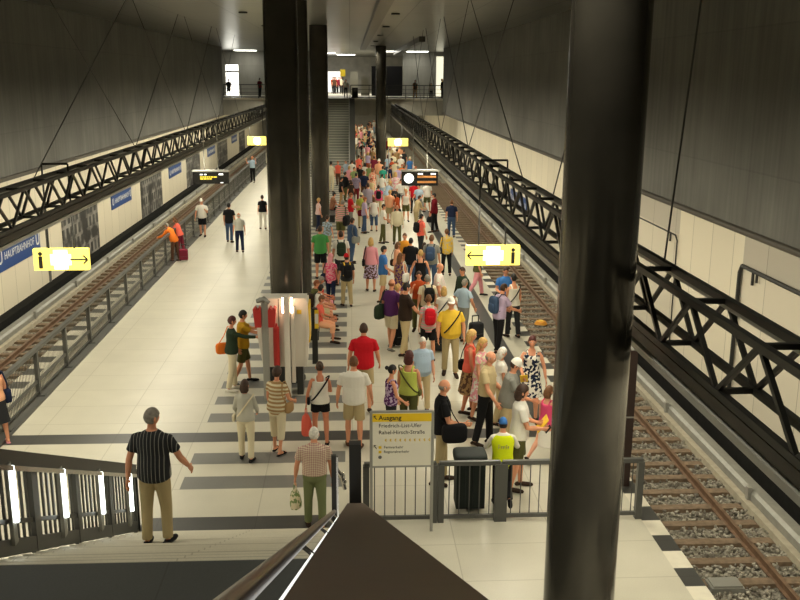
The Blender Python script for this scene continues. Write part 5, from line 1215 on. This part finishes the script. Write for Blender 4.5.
person('tiny distant person in pale clothes in the packed crowd below the mezzanine',0.59,74.55,0.00,1.68,yaw=326,top="tee:ltgrey",bot="trousers:khaki",hair="short:brown")
person('tiny distant person in pale clothes in the packed crowd below the mezzanine',1.30,107.82,0.00,1.68,yaw=288,top="tee:ltgrey",bot="trousers:khaki",hair="short:ltbrown")
person('dark silhouetted person before the bright doorway on the left mezzanine',-10.06,79.00,5.30,1.50,yaw=180,top="tee:charcoal",bot="shorts:charcoal",hair="short:black")
person('person in dark red top at the left mezzanine railing',-7.50,79.00,5.30,1.58,yaw=-30,top="tee:dkred",bot="trousers:charcoal",hair="short:brown")
person('man in white shirt and black trousers at the head of the far stairs',-0.35,79.00,5.30,1.50,yaw=180,top="tuck:white",bot="trousers:black",hair="short:black")
person('brown-clothed person standing at the right mezzanine railing',5.44,79.00,5.30,1.50,yaw=200,top="tee:brown",bot="trousers:tan",hair="short:brown")
person('small seated person in white behind the right mezzanine railing',6.79,79.00,5.30,1.25,yaw=180,top="tee:white",bot="trousers:black",hair="short:brown")
person('dark-clothed person with yellow scarf at the right end of the mezzanine',7.72,79.00,5.30,1.58,yaw=90,top="jacket:black",bot="trousers:black",hair="short:brown",hat="scarf:yellow")
person('tiny person in rust red top at the far shop front, leftmost of the five',-1.79,100.00,5.30,1.70,yaw=180,top='tee:rust',bot='trousers:charcoal',hair='short:black')
person('tiny person in red top at the far shop front, second from the left',-1.48,100.00,5.30,1.70,yaw=180,top='tee:red',bot='trousers:charcoal',hair='short:brown')
person('tiny person in dark red top at the far shop front, second from the right',-1.16,100.00,5.30,1.70,yaw=180,top='tee:plum',bot='trousers:charcoal',hair='short:black')
person('tiny person in brown top at the far shop front in front row left',-1.59,97.00,5.30,1.70,yaw=180,top='tee:brown',bot='trousers:charcoal',hair='short:brown')
person('tiny person in cream top at the far shop front, rightmost of the five',-0.95,100.00,5.30,1.70,yaw=180,top='tee:cream',bot='trousers:charcoal',hair='short:ltbrown')
suitcase(3.39,24.05,.38,.24,.48,20,'charcoal','small dark suitcase standing by the hands-on-hips man')
suitcase(-6.51,35.58,.34,.24,.42,10,'plum','small dark red and white travel bag at the orange jacket person by the fence')
suitcase(1.29,23.64,.42,.26,.62,30,'black','black suitcase between the dark brown t-shirt man and the backpack woman')
suitcase(2.33,23.05,.40,.25,.60,-20,'charcoal','dark suitcase behind the yellow polo man')
PUSH=(2.19,48.85)
t=thing('pushchair','black folding pushchair in the middle of the crowd','pushchair',(PUSH[0],PUSH[1],0),R(30))
fab=cloth('black')
a=MB(); a.prism([(-.28,.45),(.22,.40),(.25,.46),(-.20,.52),(-.42,1.0),(-.50,.98)],-.24,.24); a.build('seat',fab,t)
a=MB(); a.tube([(0,-.30,.95),(0,-.12,1.08),(0,.10,1.04)],[.25,.27,.22],10,0,True,.25,(1,0,0)); a.build('canopy',fab,t)
for sd in (-1,1):
    MB().tube([(sd*.25,-.62,1.05),(sd*.25,-.40,.80),(sd*.25,.35,.12)],.016,6).tube([(sd*.25,.10,.45),(sd*.25,-.36,.12)],.016,6).build('frame_tube',LGREY,t)
    for yy in (.36,-.36): MB().tube([(sd*.27-.02,yy,.10),(sd*.27+.02,yy,.10)],.10,14).build('wheel',BLACK,t)
MB().tube([(-.25,-.62,1.05),(.25,-.62,1.05)],.018,6).build('push_bar',BLACK,t)
t=thing('litter_bin','tall dark litter bin with a wide rounded lid at the grey barrier','litter bin',(1.93,14.05,0))
BN=mat('bin_dark_green',(.014,.019,.017),.65,spec=.25)
a=MB(); a.box(-.235,.235,-.2,.2,.09,.90)
for k in range(4): a.box(-.235+.125*k+.02,-.235+.125*k+.075,-.212,-.2,.12,.88)
a.build('body',BN,t)
a=MB(); sack(a,(0,0,.95),(.275,.24,.075),.35,20,10); a.build('lid',BN,t,True)
MB().box(-.2,-.185,-.216,-.211,.46,.62).build('white_label',SIGNW,t)
MB().cyl(0,0,0,.1,.05,12).build('foot',STEELD,t)
t=thing('red_ball','small red round bag top resting on the navy suitcase','bag',(2.78,24.05,.80)) if False else None
finish_people()
# the faded grey lettering across the back of the hi-vis vest
